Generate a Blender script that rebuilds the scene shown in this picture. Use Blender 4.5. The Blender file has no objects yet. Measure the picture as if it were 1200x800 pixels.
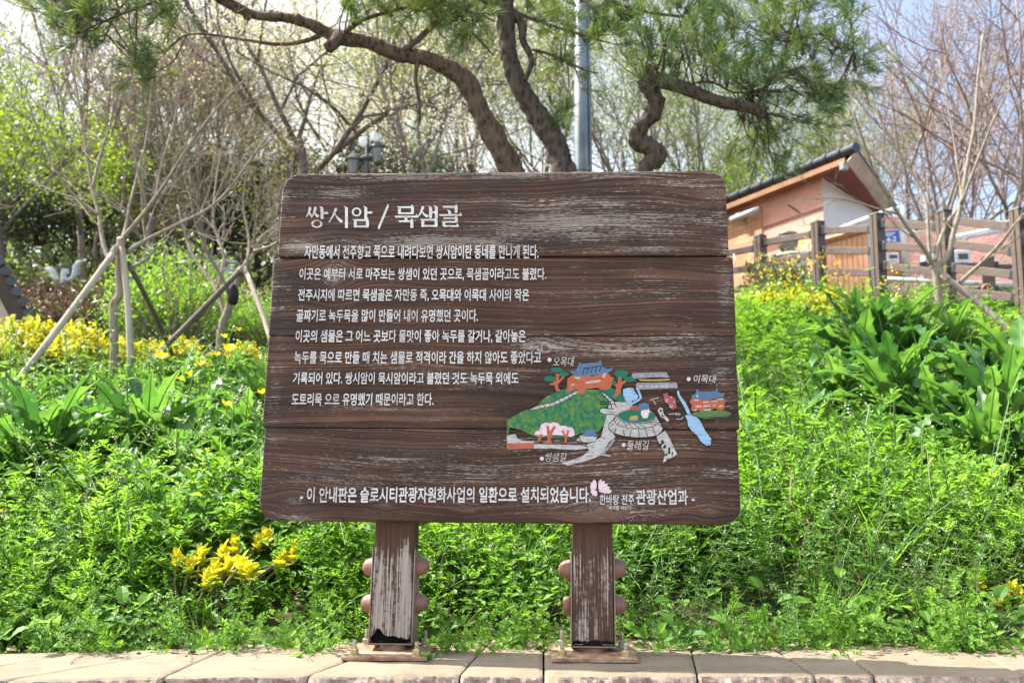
import bpy, bmesh, math, random
import numpy as np
from mathutils import Vector, Matrix

# ------------------------------------------------------------------ camera, world, sun, exposure
SC = bpy.context.scene
COL = SC.collection
FPX, PITCH = 1174.0, math.radians(7.6)
CAM = np.array([0.0, 0.0, 0.51])
cd = bpy.data.cameras.new("camera"); cam = bpy.data.objects.new("camera", cd); COL.objects.link(cam)
cam.location = CAM; cam.rotation_euler = (math.radians(90) + PITCH, 0, 0)
cd.sensor_width = 36; cd.lens = 36 * FPX / 1200; cd.clip_start = 0.05; cd.clip_end = 3000
cd.dof.use_dof = True; cd.dof.focus_distance = 2.95; cd.dof.aperture_fstop = 5.0
SC.camera = cam
SUN_TO = np.array([-0.54, 0.21, 0.80]); SUN_TO = SUN_TO / np.linalg.norm(SUN_TO)   # towards the sun
w = bpy.data.worlds.new("World"); SC.world = w; w.use_nodes = True
nt = w.node_tree; bg = nt.nodes["Background"]
sky = nt.nodes.new("ShaderNodeTexSky"); sky.sky_type = 'NISHITA'; sky.sun_disc = False
sky.sun_elevation = math.asin(SUN_TO[2]); sky.sun_rotation = math.atan2(SUN_TO[0], SUN_TO[1])
sky.air_density = 1.0; sky.dust_density = 3.0; sky.ozone_density = 1.0
# thin bright cloud veil: the sky's own light, whitened in soft patches
_tc = nt.nodes.new("ShaderNodeTexCoord"); _mp = nt.nodes.new("ShaderNodeMapping"); _mp.inputs['Scale'].default_value = (1.0, 1.0, 2.6)
_no = nt.nodes.new("ShaderNodeTexNoise"); _no.inputs['Scale'].default_value = 1.6; _no.inputs['Detail'].default_value = 6
_mr = nt.nodes.new("ShaderNodeMapRange"); _mr.inputs[1].default_value = .30; _mr.inputs[2].default_value = .62; _mr.inputs[3].default_value = .35; _mr.inputs[4].default_value = .92
_bw = nt.nodes.new("ShaderNodeRGBToBW"); _ml = nt.nodes.new("ShaderNodeMix"); _ml.data_type = 'RGBA'; _cm = nt.nodes.new("ShaderNodeMix"); _cm.data_type = 'RGBA'; _cm.blend_type = 'MULTIPLY'; _cm.inputs[0].default_value = 1
nt.links.new(_tc.outputs['Generated'], _mp.inputs[0]); nt.links.new(_mp.outputs[0], _no.inputs['Vector']); nt.links.new(_no.outputs['Fac'], _mr.inputs[0]); nt.links.new(sky.outputs[0], _bw.inputs[0])
nt.links.new(_bw.outputs[0], _cm.inputs[6]); _cm.inputs[7].default_value = (1.14, 1.16, 1.18, 1)
# the veil gets added gain overhead and behind the viewer to fill the shaded board, thinner and bluer ahead to the right
def _nmr(sock, a, b, c, d):
    m = nt.nodes.new("ShaderNodeMapRange"); m.interpolation_type = 'SMOOTHSTEP'; nt.links.new(sock, m.inputs[0])
    for i, v in enumerate((a, b, c, d)): m.inputs[1 + i].default_value = v
    return m.outputs[0]
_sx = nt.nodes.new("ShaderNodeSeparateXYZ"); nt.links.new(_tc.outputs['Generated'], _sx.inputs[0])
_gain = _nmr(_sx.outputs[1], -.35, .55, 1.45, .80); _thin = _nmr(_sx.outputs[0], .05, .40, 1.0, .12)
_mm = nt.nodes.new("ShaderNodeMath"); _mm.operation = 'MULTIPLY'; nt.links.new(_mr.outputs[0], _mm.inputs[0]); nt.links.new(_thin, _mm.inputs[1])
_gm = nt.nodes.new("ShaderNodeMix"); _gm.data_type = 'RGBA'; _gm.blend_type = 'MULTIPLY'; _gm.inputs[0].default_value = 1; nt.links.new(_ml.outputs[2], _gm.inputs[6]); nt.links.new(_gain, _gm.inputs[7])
nt.links.new(_mm.outputs[0], _ml.inputs[0]); nt.links.new(sky.outputs[0], _ml.inputs[6]); nt.links.new(_cm.outputs[2], _ml.inputs[7])
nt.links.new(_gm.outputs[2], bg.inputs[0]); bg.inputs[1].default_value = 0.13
sl = bpy.data.lights.new("sun", 'SUN'); sl.energy = 4.3; sl.angle = math.radians(0.6); sl.color = (1.0, 0.965, 0.90)
sun = bpy.data.objects.new("sun", sl); COL.objects.link(sun)
sun.rotation_euler = Vector(SUN_TO).to_track_quat('Z', 'Y').to_euler()
vs = SC.view_settings
vs.view_transform = 'Standard'; vs.look = 'None'; vs.gamma = 1; vs.use_curve_mapping = False; vs.exposure = 1.75
cy = SC.cycles
cy.max_bounces = 6; cy.diffuse_bounces = 3; cy.glossy_bounces = 2; cy.transmission_bounces = 4; cy.transparent_max_bounces = 4
cy.use_denoising = True; cy.sample_clamp_indirect = 6.0

rng = np.random.default_rng(7)
random.seed(7)

# ------------------------------------------------------------------ pixel (1200x800) -> world helpers
CP, SP = math.cos(PITCH), math.sin(PITCH)
def ray(px, py):
    a, b = (px - 600) / FPX, (400 - py) / FPX
    return np.array([a, CP - b * SP, SP + b * CP])
def at(px, py, Y):
    d = ray(px, py)
    return CAM + d * (Y / d[1])
def pxm(Y):           # metres per photo pixel at depth Y
    return Y / FPX

# ------------------------------------------------------------------ value noise
def _h(i, j, s):
    n = (i.astype(np.int64) * 374761393 + j.astype(np.int64) * 668265263 + s * 1442695041) & 0x7fffffff
    n = ((n ^ (n >> 13)) * 1274126177) & 0x7fffffff
    return ((n ^ (n >> 16)) & 0xffff) / 65535.0
def vnoise(x, y, s=0):
    x = np.asarray(x, float); y = np.asarray(y, float)
    i = np.floor(x); j = np.floor(y); u = x - i; v = y - j
    u = u * u * (3 - 2 * u); v = v * v * (3 - 2 * v)
    a = _h(i, j, s) * (1 - u) + _h(i + 1, j, s) * u
    b = _h(i, j + 1, s) * (1 - u) + _h(i + 1, j + 1, s) * u
    return a * (1 - v) + b * v - 0.5
def fbm(x, y, s=0, o=4):
    r = 0; a = 1
    for k in range(o):
        r = r + a * vnoise(np.asarray(x) * 2 ** k + 17.3 * k, np.asarray(y) * 2 ** k - 9.1 * k, s + k); a *= 0.5
    return r
def sstep(a, b, x):
    t = np.clip((np.asarray(x, float) - a) / (b - a), 0, 1); return t * t * (3 - 2 * t)

def gz(x, y):
    """height of the planted bank and the hill behind it"""
    x = np.asarray(x, float); y = np.asarray(y, float)
    s = np.maximum(y - 3.0, 0)
    left = 0.23 * s
    right = np.where(s < 11.0, 0.275 * s, 3.025 + 0.03 * (s - 11.0) + 0.14 * np.maximum(s - 22, 0))
    m = sstep(-0.05, 0.22, x / np.maximum(y, 1))
    z = left * (1 - m) + right * m - 0.06
    z = np.minimum(z, 9 + 0.05 * z)
    z = z + 0.10 * vnoise(x * 0.7, y * 0.7, 3) * sstep(3.2, 5, y)
    return np.where(y < 3.0, -0.06, z)
def gzf(x, y): return float(gz(x, y))

# ------------------------------------------------------------------ mesh builder
class MB:
    def __init__(s): s.V = []; s.F = []; s.M = []; s.n = 0
    def add(s, V, F, m=0):
        V = np.asarray(V, np.float64).reshape(-1, 3); F = np.asarray(F, np.int64)
        if F.ndim == 1: F = F.reshape(1, -1)
        s.V.append(V); s.F.append(F + s.n); s.M.append(np.full(len(F), m) if np.isscalar(m) else np.asarray(m)); s.n += len(V)
        return s
    def box(s, c, size, R=None, m=0, taper=1.0):
        h = np.asarray(size, float) / 2
        v = np.array([[x, y, z] for z in (-1, 1) for y in (-1, 1) for x in (-1, 1)], float)
        v[4:, :2] *= taper
        v = v * h
        if R is not None: v = v @ np.asarray(R).T
        s.add(v + np.asarray(c), [[0, 2, 3, 1], [4, 5, 7, 6], [0, 1, 5, 4], [2, 6, 7, 3], [0, 4, 6, 2], [1, 3, 7, 5]], m); return s
    def tube(s, P, r, n=8, m=0, caps=True, jitter=0, seed=0):
        P = np.asarray(P, float); k = len(P); r = np.broadcast_to(np.asarray(r, float), (k,))
        T = np.gradient(P, axis=0); T /= np.linalg.norm(T, axis=1)[:, None] + 1e-12
        ref = np.array([0, 0, 1.0]) if abs(T[0, 2]) < 0.9 else np.array([1.0, 0, 0])
        a = np.arange(n) * 2 * np.pi / n; V = []
        u = np.cross(T[0], ref); u /= np.linalg.norm(u)
        for i in range(k):
            u = u - T[i] * (u @ T[i]); u /= np.linalg.norm(u) + 1e-12
            v = np.cross(T[i], u)
            aa = np.minimum(a, 2 * np.pi - a); rr = r[i] * (1 + jitter * vnoise(aa * 1.3 + seed, np.full(n, i * 0.45), seed) + jitter * .9 * vnoise(aa * 4.1 + seed, np.full(n, i * 1.1), seed + 5))[:, None] if jitter else r[i]
            V.append(P[i] + rr * (np.cos(a)[:, None] * u + np.sin(a)[:, None] * v))
        V = np.concatenate(V)
        i0 = (np.arange(k - 1)[:, None] * n + np.arange(n)[None]).ravel(); i1 = (np.arange(k - 1)[:, None] * n + (np.arange(n)[None] + 1) % n).ravel()
        base = s.n
        s.add(V, np.stack([i0, i1, i1 + n, i0 + n], 1), m)
        if caps and n >= 4:
            s.F.append(np.array([list(range(n))[::-1]]) + base); s.M.append(np.array([m]))
            s.F.append(np.array([list(range((k - 1) * n, k * n))]) + base); s.M.append(np.array([m]))
        return s
    def lathe(s, prof, c=(0, 0, 0), n=20, R=None, m=0):
        prof = np.asarray(prof, float); k = len(prof); a = np.arange(n) * 2 * np.pi / n
        V = np.stack([prof[:, None, 0] * np.cos(a), prof[:, None, 0] * np.sin(a), np.repeat(prof[:, 1:2], n, 1)], 2).reshape(-1, 3)
        if R is not None: V = V @ np.asarray(R).T
        i0 = (np.arange(k - 1)[:, None] * n + np.arange(n)[None]).ravel(); i1 = (np.arange(k - 1)[:, None] * n + (np.arange(n)[None] + 1) % n).ravel()
        s.add(V + np.asarray(c), np.stack([i0, i1, i1 + n, i0 + n], 1), m); return s
    def poly(s, P, thick, m=0):
        """flat outline P (n,3 world) thickened along vector thick"""
        P = np.asarray(P, float); n = len(P); t = np.asarray(thick, float)
        V = np.concatenate([P, P + t]); F = [list(range(n))[::-1], list(range(n, 2 * n))]
        base = s.n; s.V.append(V); s.n += 2 * n
        for f in F: s.F.append(np.array([f]) + base); s.M.append(np.array([m]))
        q = np.array([[i, (i + 1) % n, n + (i + 1) % n, n + i] for i in range(n)])
        s.F.append(q + base); s.M.append(np.full(n, m)); return s
    def inst(s, V, F, Mi, pos, yaw, scale, tilt=None, ta=None, zs=None):
        """many copies of a template (quads)"""
        k = len(pos)
        if k == 0: return s
        V = np.asarray(V, float)
        zs = 1.0 if zs is None else zs
        c, sn = np.cos(yaw), np.sin(yaw)
        W = np.repeat(V[None], k, 0) * np.asarray(scale).reshape(k, 1, 1)
        x = W[:, :, 0] * c[:, None] - W[:, :, 1] * sn[:, None]; y = W[:, :, 0] * sn[:, None] + W[:, :, 1] * c[:, None]; z = W[:, :, 2] * (zs if np.isscalar(zs) else zs[:, None])
        if tilt is not None:
            dx, dy = np.cos(ta), np.sin(ta); al = x * dx[:, None] + y * dy[:, None]
            ct, st = np.cos(tilt)[:, None], np.sin(tilt)[:, None]
            al2 = al * ct + z * st; z = -al * st + z * ct
            x = x + (al2 - al) * dx[:, None]; y = y + (al2 - al) * dy[:, None]
        W = np.stack([x, y, z], 2) + np.asarray(pos)[:, None]
        Fm = (np.asarray(F)[None] + (np.arange(k) * len(V))[:, None, None]).reshape(-1, 4)
        s.add(W.reshape(-1, 3), Fm, np.tile(np.asarray(Mi), k)); return s
    def mesh(s, name, mats, Minv=None, smooth=False):
        me = bpy.data.meshes.new(name)
        V = np.concatenate(s.V)
        if Minv is not None:
            A = np.array(Minv); V = V @ A[:3, :3].T + A[:3, 3]
        lens = np.concatenate([np.full(len(f), f.shape[1]) for f in s.F]); idx = np.concatenate([f.ravel() for f in s.F])
        me.vertices.add(len(V)); me.vertices.foreach_set("co", V.astype(np.float32).ravel())
        me.loops.add(len(idx)); me.loops.foreach_set("vertex_index", idx.astype(np.int32))
        me.polygons.add(len(lens)); st = np.concatenate([[0], np.cumsum(lens)[:-1]])
        me.polygons.foreach_set("loop_start", st.astype(np.int32))
        for m in mats: me.materials.append(m)
        me.polygons.foreach_set("material_index", np.concatenate(s.M).astype(np.int32))
        me.polygons.foreach_set("use_smooth", np.full(len(lens), smooth))
        me.update(calc_edges=True)
        return me

WM = {}                       # root -> inverse world matrix
def inv_of(parent):
    p = parent
    while p is not None and p.name not in WM: p = p.parent
    return None if p is None else WM[p.name]
def obj(name, mb, mats, parent=None, smooth=False, bevel=0, label=None, cat=None, group=None, kind=None, seg=2):
    if not isinstance(mats, (list, tuple)): mats = [mats]
    o = bpy.data.objects.new(name, mb.mesh(name, mats, inv_of(parent), smooth)); COL.objects.link(o)
    o.parent = parent
    if bevel:
        b = o.modifiers.new("bevel", 'BEVEL'); b.width = bevel; b.segments = seg; b.limit_method = 'ANGLE'; b.angle_limit = 0.6
    tag(o, label, cat, group, kind); return o
def tag(o, label=None, cat=None, group=None, kind=None):
    if label: o['label'] = label
    if cat: o['category'] = cat
    if group: o['group'] = group
    if kind: o['kind'] = kind
    return o
def thing(name, loc, label, cat, group=None, M=None):
    o = bpy.data.objects.new(name, None); COL.objects.link(o); o.empty_display_size = 0.1
    if M is None: M = Matrix.Translation(Vector([float(v) for v in loc]))
    o.matrix_world = M; WM[o.name] = M.inverted()
    return tag(o, label, cat, group)
def copy_tree(o, parent=None):
    c = o.copy(); COL.objects.link(c); c.parent = parent
    for ch in o.children: copy_tree(ch, c)
    return c
def place(proto, first, loc, rz=0, sc=1.0, label=None):
    o = proto if first else copy_tree(proto)
    o.matrix_world = Matrix.Translation(Vector([float(v) for v in loc])) @ Matrix.Rotation(rz, 4, 'Z') @ Matrix.Diagonal((sc, sc, sc, 1))
    if label: o['label'] = label
    return o

# ------------------------------------------------------------------ node helpers and materials
class NT:
    def __init__(s, name):
        s.m = bpy.data.materials.new(name); s.m.use_nodes = True; s.t = s.m.node_tree; s.N = s.t.nodes; s.L = s.t.links
        s.b = s.N["Principled BSDF"]; s.out = s.N["Material Output"]
    def put(s, sock, v):
        if isinstance(v, bpy.types.NodeSocket): s.L.new(v, sock)
        elif isinstance(v, (tuple, list)) and len(v) == 3 and sock.type == 'RGBA': sock.default_value = (*v, 1)
        else: sock.default_value = v
    def math(s, op, a, b=0.0, c=None, clamp=False):
        n = s.N.new("ShaderNodeMath"); n.operation = op; n.use_clamp = clamp
        s.put(n.inputs[0], a); s.put(n.inputs[1], b)
        if c is not None: s.put(n.inputs[2], c)
        return n.outputs[0]
    def vec(s, x, y, z):
        n = s.N.new("ShaderNodeCombineXYZ"); s.put(n.inputs[0], x); s.put(n.inputs[1], y); s.put(n.inputs[2], z); return n.outputs[0]
    def sep(s, v):
        n = s.N.new("ShaderNodeSeparateXYZ"); s.put(n.inputs[0], v); return n.outputs
    def scale(s, v, k):
        n = s.N.new("ShaderNodeVectorMath"); n.operation = 'MULTIPLY'; s.put(n.inputs[0], v); n.inputs[1].default_value = k; return n.outputs[0]
    def co(s, ob=None, gen=False):
        n = s.N.new("ShaderNodeTexCoord"); n.object = ob; return n.outputs["Generated" if gen else "Object"]
    def noise(s, v, sc=1.0, det=4.0, rough=0.5, dist=0.0):
        n = s.N.new("ShaderNodeTexNoise"); s.put(n.inputs["Vector"], v); n.inputs["Scale"].default_value = sc; n.inputs["Detail"].default_value = det
        n.inputs["Roughness"].default_value = rough; n.inputs["Distortion"].default_value = dist; return n.outputs["Fac"]
    def voro(s, v, sc, feat='F1'):
        n = s.N.new("ShaderNodeTexVoronoi"); n.feature = feat; s.put(n.inputs["Vector"], v); n.inputs["Scale"].default_value = sc; return n.outputs[0]
    def ramp(s, f, stops, interp='LINEAR'):
        n = s.N.new("ShaderNodeValToRGB"); s.put(n.inputs[0], f); r = n.color_ramp; r.interpolation = interp
        while len(r.elements) < len(stops): r.elements.new(0.5)
        for e, (p, c) in zip(r.elements, stops): e.position = p; e.color = (*c, 1) if not np.isscalar(c) else (c, c, c, 1)
        return n.outputs[0]
    def mix(s, f, a, b, mode='MIX'):
        n = s.N.new("ShaderNodeMix"); n.data_type = 'RGBA'; n.blend_type = mode
        s.put(n.inputs[0], f); s.put(n.inputs[6], a); s.put(n.inputs[7], b); return n.outputs[2]
    def sm(s, x, a, b):
        n = s.N.new("ShaderNodeMapRange"); n.interpolation_type = 'SMOOTHSTEP'; s.put(n.inputs[0], x); n.inputs[1].default_value = a; n.inputs[2].default_value = b; return n.outputs[0]
    def island(s):
        return s.N.new("ShaderNodeNewGeometry").outputs["Random Per Island"]
    def objrand(s): return s.N.new("ShaderNodeObjectInfo").outputs["Random"]
    def bump(s, h, st=0.5, d=0.01):
        n = s.N.new("ShaderNodeBump"); n.inputs["Strength"].default_value = st; n.inputs["Distance"].default_value = d; s.put(n.inputs["Height"], h)
        s.L.new(n.outputs[0], s.b.inputs["Normal"]); return n
    def done(s, col=None, rough=None, metal=None, spec=None):
        if col is not None: s.put(s.b.inputs["Base Color"], col)
        if rough is not None: s.put(s.b.inputs["Roughness"], rough)
        if metal is not None: s.b.inputs["Metallic"].default_value = metal
        if spec is not None: s.b.inputs["Specular IOR Level"].default_value = spec
        return s.m

def paint(name, c1, c2=None, rough=0.6, sc=6.0, bump=0.15, bsc=40, metal=0.0, stretch=(1, 1, 1), spec=0.4):
    n = NT(name); c2 = c2 or tuple(v * 0.72 for v in c1)
    co = n.scale(n.co(), stretch)
    f = n.noise(co, sc, 6, 0.6)
    col = n.ramp(f, [(0.35, c2), (0.65, c1)])
    if bump: n.bump(n.noise(co, bsc, 5, 0.6), bump, 0.01)
    return n.done(col, rough, metal, spec)

def leafmat(name, cols, trans=0.5, tcol=1.7, rough=0.42, clump=1.3, gloss=0.35):
    n = NT(name)
    f = n.math('ADD', n.math('MULTIPLY', n.island(), 0.65), n.math('MULTIPLY', n.math('SUBTRACT', n.noise(n.co(), clump, 3, 0.6), 0.5), 1.1))
    f = n.math('ADD', f, 0.17, clamp=True)
    k = len(cols)
    col = n.ramp(f, [(i / (k - 1), c) for i, c in enumerate(cols)])
    n.done(col, rough, 0, gloss)
    tr = n.N.new("ShaderNodeBsdfTranslucent")
    tc = n.mix(1.0, col, (tcol, tcol * 0.95, tcol * 0.5), 'MULTIPLY'); n.L.new(tc, tr.inputs[0])
    ms = n.N.new("ShaderNodeMixShader"); ms.inputs[0].default_value = trans
    n.L.new(n.b.outputs[0], ms.inputs[1]); n.L.new(tr.outputs[0], ms.inputs[2]); n.L.new(ms.outputs[0], n.out.inputs[0])
    return n.m

def bark(name, c1, c2, sc=9.0, st=0.8):
    n = NT(name); co = n.scale(n.co(), (1, 1, 0.42))
    w = n.N.new("ShaderNodeVectorMath"); w.operation = 'ADD'; n.put(w.inputs[0], co); nn = n.N.new("ShaderNodeTexNoise"); n.put(nn.inputs["Vector"], co); nn.inputs["Scale"].default_value = sc * 1.5; nn.inputs["Detail"].default_value = 4
    n.L.new(n.scale(nn.outputs["Color"], (.6 / sc, .6 / sc, .6 / sc)), w.inputs[1])
    f = n.noise(co, sc * 5, 7, 0.7)
    rg = n.math('ABSOLUTE', n.math('SUBTRACT', n.noise(w.outputs[0], sc * 2.4, 2.5, .55), .5)); rg2 = n.math('ABSOLUTE', n.math('SUBTRACT', n.noise(w.outputs[0], sc * 5.0, 2, .5), .5))
    crack = n.math('MULTIPLY', n.sm(rg, .0, .055), n.math('ADD', n.math('MULTIPLY', n.sm(rg2, .0, .05), .5), .5))
    plate = n.ramp(n.math('ADD', n.math('MULTIPLY', f, .7), n.math('MULTIPLY', n.noise(n.co(), 3.0, 4), .5)), [(.42, tuple(x * .62 for x in c1)), (.60, c1), (.78, tuple(min(x * 1.35, .8) for x in c1))])
    col = n.mix(crack, c2, plate)
    n.bump(n.math('ADD', crack, n.math('MULTIPLY', f, .6)), st, 0.05); return n.done(col, 0.9, 0, 0.2)

M = {}                       # root -> inverse world matrix
def inv_of(parent):
    p = parent
    while p is not None and p.name not in WM: p = p.parent
    return None if p is None else WM[p.name]
def obj(name, mb, mats, parent=None, smooth=False, bevel=0, label=None, cat=None, group=None, kind=None, seg=2):
    if not isinstance(mats, (list, tuple)): mats = [mats]
    o = bpy.data.objects.new(name, mb.mesh(name, mats, inv_of(parent), smooth)); COL.objects.link(o)
    o.parent = parent
    if bevel:
        b = o.modifiers.new("bevel", 'BEVEL'); b.width = bevel; b.segments = seg; b.limit_method = 'ANGLE'; b.angle_limit = 0.6
    tag(o, label, cat, group, kind); return o
def tag(o, label=None, cat=None, group=None, kind=None):
    if label: o['label'] = label
    if cat: o['category'] = cat
    if group: o['group'] = group
    if kind: o['kind'] = kind
    return o
def thing(name, loc, label, cat, group=None, M=None):
    o = bpy.data.objects.new(name, None); COL.objects.link(o); o.empty_display_size = 0.1
    if M is None: M = Matrix.Translation(Vector([float(v) for v in loc]))
    o.matrix_world = M; WM[o.name] = M.inverted()
    return tag(o, label, cat, group)
def copy_tree(o, parent=None):
    c = o.copy(); COL.objects.link(c); c.parent = parent
    for ch in o.children: copy_tree(ch, c)
    return c
def place(proto, first, loc, rz=0, sc=1.0, label=None):
    o = proto if first else copy_tree(proto)
    o.matrix_world = Matrix.Translation(Vector([float(v) for v in loc])) @ Matrix.Rotation(rz, 4, 'Z') @ Matrix.Diagonal((sc, sc, sc, 1))
    if label: o['label'] = label
    return o

# ------------------------------------------------------------------ node helpers and materials
class NT:
    def __init__(s, name):
        s.m = bpy.data.materials.new(name); s.m.use_nodes = True; s.t = s.m.node_tree; s.N = s.t.nodes; s.L = s.t.links
        s.b = s.N["Principled BSDF"]; s.out = s.N["Material Output"]
    def put(s, sock, v):
        if isinstance(v, bpy.types.NodeSocket): s.L.new(v, sock)
        elif isinstance(v, (tuple, list)) and len(v) == 3 and sock.type == 'RGBA': sock.default_value = (*v, 1)
        else: sock.default_value = v
    def math(s, op, a, b=0.0, c=None, clamp=False):
        n = s.N.new("ShaderNodeMath"); n.operation = op; n.use_clamp = clamp
        s.put(n.inputs[0], a); s.put(n.inputs[1], b)
        if c is not None: s.put(n.inputs[2], c)
        return n.outputs[0]
    def vec(s, x, y, z):
        n = s.N.new("ShaderNodeCombineXYZ"); s.put(n.inputs[0], x); s.put(n.inputs[1], y); s.put(n.inputs[2], z); return n.outputs[0]
    def sep(s, v):
        n = s.N.new("ShaderNodeSeparateXYZ"); s.put(n.inputs[0], v); return n.outputs
    def scale(s, v, k):
        n = s.N.new("ShaderNodeVectorMath"); n.operation = 'MULTIPLY'; s.put(n.inputs[0], v); n.inputs[1].default_value = k; return n.outputs[0]
    def co(s, ob=None, gen=False):
        n = s.N.new("ShaderNodeTexCoord"); n.object = ob; return n.outputs["Generated" if gen else "Object"]
    def noise(s, v, sc=1.0, det=4.0, rough=0.5, dist=0.0):
        n = s.N.new("ShaderNodeTexNoise"); s.put(n.inputs["Vector"], v); n.inputs["Scale"].default_value = sc; n.inputs["Detail"].default_value = det
        n.inputs["Roughness"].default_value = rough; n.inputs["Distortion"].default_value = dist; return n.outputs["Fac"]
    def voro(s, v, sc, feat='F1'):
        n = s.N.new("ShaderNodeTexVoronoi"); n.feature = feat; s.put(n.inputs["Vector"], v); n.inputs["Scale"].default_value = sc; return n.outputs[0]
    def ramp(s, f, stops, interp='LINEAR'):
        n = s.N.new("ShaderNodeValToRGB"); s.put(n.inputs[0], f); r = n.color_ramp; r.interpolation = interp
        while len(r.elements) < len(stops): r.elements.new(0.5)
        for e, (p, c) in zip(r.elements, stops): e.position = p; e.color = (*c, 1) if not np.isscalar(c) else (c, c, c, 1)
        return n.outputs[0]
    def mix(s, f, a, b, mode='MIX'):
        n = s.N.new("ShaderNodeMix"); n.data_type = 'RGBA'; n.blend_type = mode
        s.put(n.inputs[0], f); s.put(n.inputs[6], a); s.put(n.inputs[7], b); return n.outputs[2]
    def sm(s, x, a, b):
        n = s.N.new("ShaderNodeMapRange"); n.interpolation_type = 'SMOOTHSTEP'; s.put(n.inputs[0], x); n.inputs[1].default_value = a; n.inputs[2].default_value = b; return n.outputs[0]
    def island(s):
        return s.N.new("ShaderNodeNewGeometry").outputs["Random Per Island"]
    def objrand(s): return s.N.new("ShaderNodeObjectInfo").outputs["Random"]
    def bump(s, h, st=0.5, d=0.01):
        n = s.N.new("ShaderNodeBump"); n.inputs["Strength"].default_value = st; n.inputs["Distance"].default_value = d; s.put(n.inputs["Height"], h)
        s.L.new(n.outputs[0], s.b.inputs["Normal"]); return n
    def done(s, col=None, rough=None, metal=None, spec=None):
        if col is not None: s.put(s.b.inputs["Base Color"], col)
        if rough is not None: s.put(s.b.inputs["Roughness"], rough)
        if metal is not None: s.b.inputs["Metallic"].default_value = metal
        if spec is not None: s.b.inputs["Specular IOR Level"].default_value = spec
        return s.m

def paint(name, c1, c2=None, rough=0.6, sc=6.0, bump=0.15, bsc=40, metal=0.0, stretch=(1, 1, 1), spec=0.4):
    n = NT(name); c2 = c2 or tuple(v * 0.72 for v in c1)
    co = n.scale(n.co(), stretch)
    f = n.noise(co, sc, 6, 0.6)
    col = n.ramp(f, [(0.35, c2), (0.65, c1)])
    if bump: n.bump(n.noise(co, bsc, 5, 0.6), bump, 0.01)
    return n.done(col, rough, metal, spec)

def leafmat(name, cols, trans=0.5, tcol=1.7, rough=0.42, clump=1.3, gloss=0.35):
    n = NT(name)
    f = n.math('ADD', n.math('MULTIPLY', n.island(), 0.65), n.math('MULTIPLY', n.math('SUBTRACT', n.noise(n.co(), clump, 3, 0.6), 0.5), 1.1))
    f = n.math('ADD', f, 0.17, clamp=True)
    k = len(cols)
    col = n.ramp(f, [(i / (k - 1), c) for i, c in enumerate(cols)])
    n.done(col, rough, 0, gloss)
    tr = n.N.new("ShaderNodeBsdfTranslucent")
    tc = n.mix(1.0, col, (tcol, tcol * 0.95, tcol * 0.5), 'MULTIPLY'); n.L.new(tc, tr.inputs[0])
    ms = n.N.new("ShaderNodeMixShader"); ms.inputs[0].default_value = trans
    n.L.new(n.b.outputs[0], ms.inputs[1]); n.L.new(tr.outputs[0], ms.inputs[2]); n.L.new(ms.outputs[0], n.out.inputs[0])
    return n.m

def bark(name, c1, c2, sc=9.0, st=0.8):
    n = NT(name); co = n.scale(n.co(), (1, 1, 0.35))
    v = n.voro(co, sc * 3.2); f = n.noise(co, sc * 2, 7, 0.65)
    h = n.math('ADD', n.math('MULTIPLY', v, 0.8), f)
    col = n.mix(n.noise(n.co(), 2.5, 3), n.ramp(h, [(0.45, c2), (0.95, c1)]), n.ramp(h, [(0.4, tuple(x * 0.8 for x in c2)), (1.0, tuple(x * 1.25 for x in c1))]))
    n.bump(h, st, 0.03); return n.done(col, 0.9, 0, 0.2)

M = {}
M['leaf_light'] = leafmat('leaf_light', [(.058, .145, .014), (.125, .265, .027), (.25, .40, .075)], 0.52, 1.8, .5, 1.3, .22)
M['leaf_mid'] = leafmat('leaf_mid', [(.032, .095, .014), (.08, .195, .026), (.18, .31, .05)], 0.48, 1.8, .5, 1.3, .22)
M['leaf_grey'] = leafmat('leaf_grey', [(.085, .18, .055), (.15, .27, .09), (.27, .38, .17)], 0.4, 1.4)
M['leaf_big'] = leafmat('leaf_big', [(.022, .075, .022), (.048, .135, .030), (.09, .20, .042), (.16, .27, .095)], 0.42, 1.75, 0.36, 2.6, 0.5)
M['leaf_gold'] = leafmat('leaf_gold', [(.46, .45, .03), (.66, .60, .04), (.78, .71, .09)], 0.42, 1.2)
M['leaf_goldgreen'] = leafmat('leaf_goldgreen', [(.16, .23, .025), (.30, .34, .03), (.44, .43, .04)], 0.4, 1.3)
M['stem'] = leafmat('stem_green', [(.06, .11, .03), (.10, .15, .04), (.15, .17, .07)], 0.2, 1.2)
M['stem_dry'] = paint('stem_dry', (.26, .19, .11), (.13, .09, .05), 0.9, 20, 0)
M['petal_yellow'] = leafmat('petal_yellow', [(.70, .48, .01), (.80, .60, .02)], 0.3, 1.1)
M['petal_pink'] = leafmat('petal_pink', [(.50, .12, .30), (.62, .25, .45)], 0.3, 1.1)
M['petal_white'] = leafmat('petal_white', [(.55, .58, .45), (.72, .72, .62)], 0.3, 1.0)
M['petal_blue'] = leafmat('petal_blue', [(.30, .36, .70), (.45, .50, .80)], 0.3, 1.0)
M['needle'] = leafmat('needle', [(.032, .075, .026), (.06, .12, .035), (.10, .17, .045)], 0.25, 1.6)
M['needle_light'] = leafmat('needle_light', [(.06, .10, .022), (.10, .15, .03), (.15, .19, .04)], 0.35, 1.6)
M['fresh'] = leafmat('fresh_leaf', [(.10, .18, .018), (.16, .25, .025), (.24, .32, .04)], 0.5, 1.6)
M['bud'] = leafmat('bud_leaf', [(.16, .23, .07), (.24, .31, .10), (.33, .36, .15)], 0.4, 1.3)
M['bud_orange'] = leafmat('bud_orange', [(.36, .25, .06), (.42, .33, .10)], 0.4, 1.3)
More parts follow.
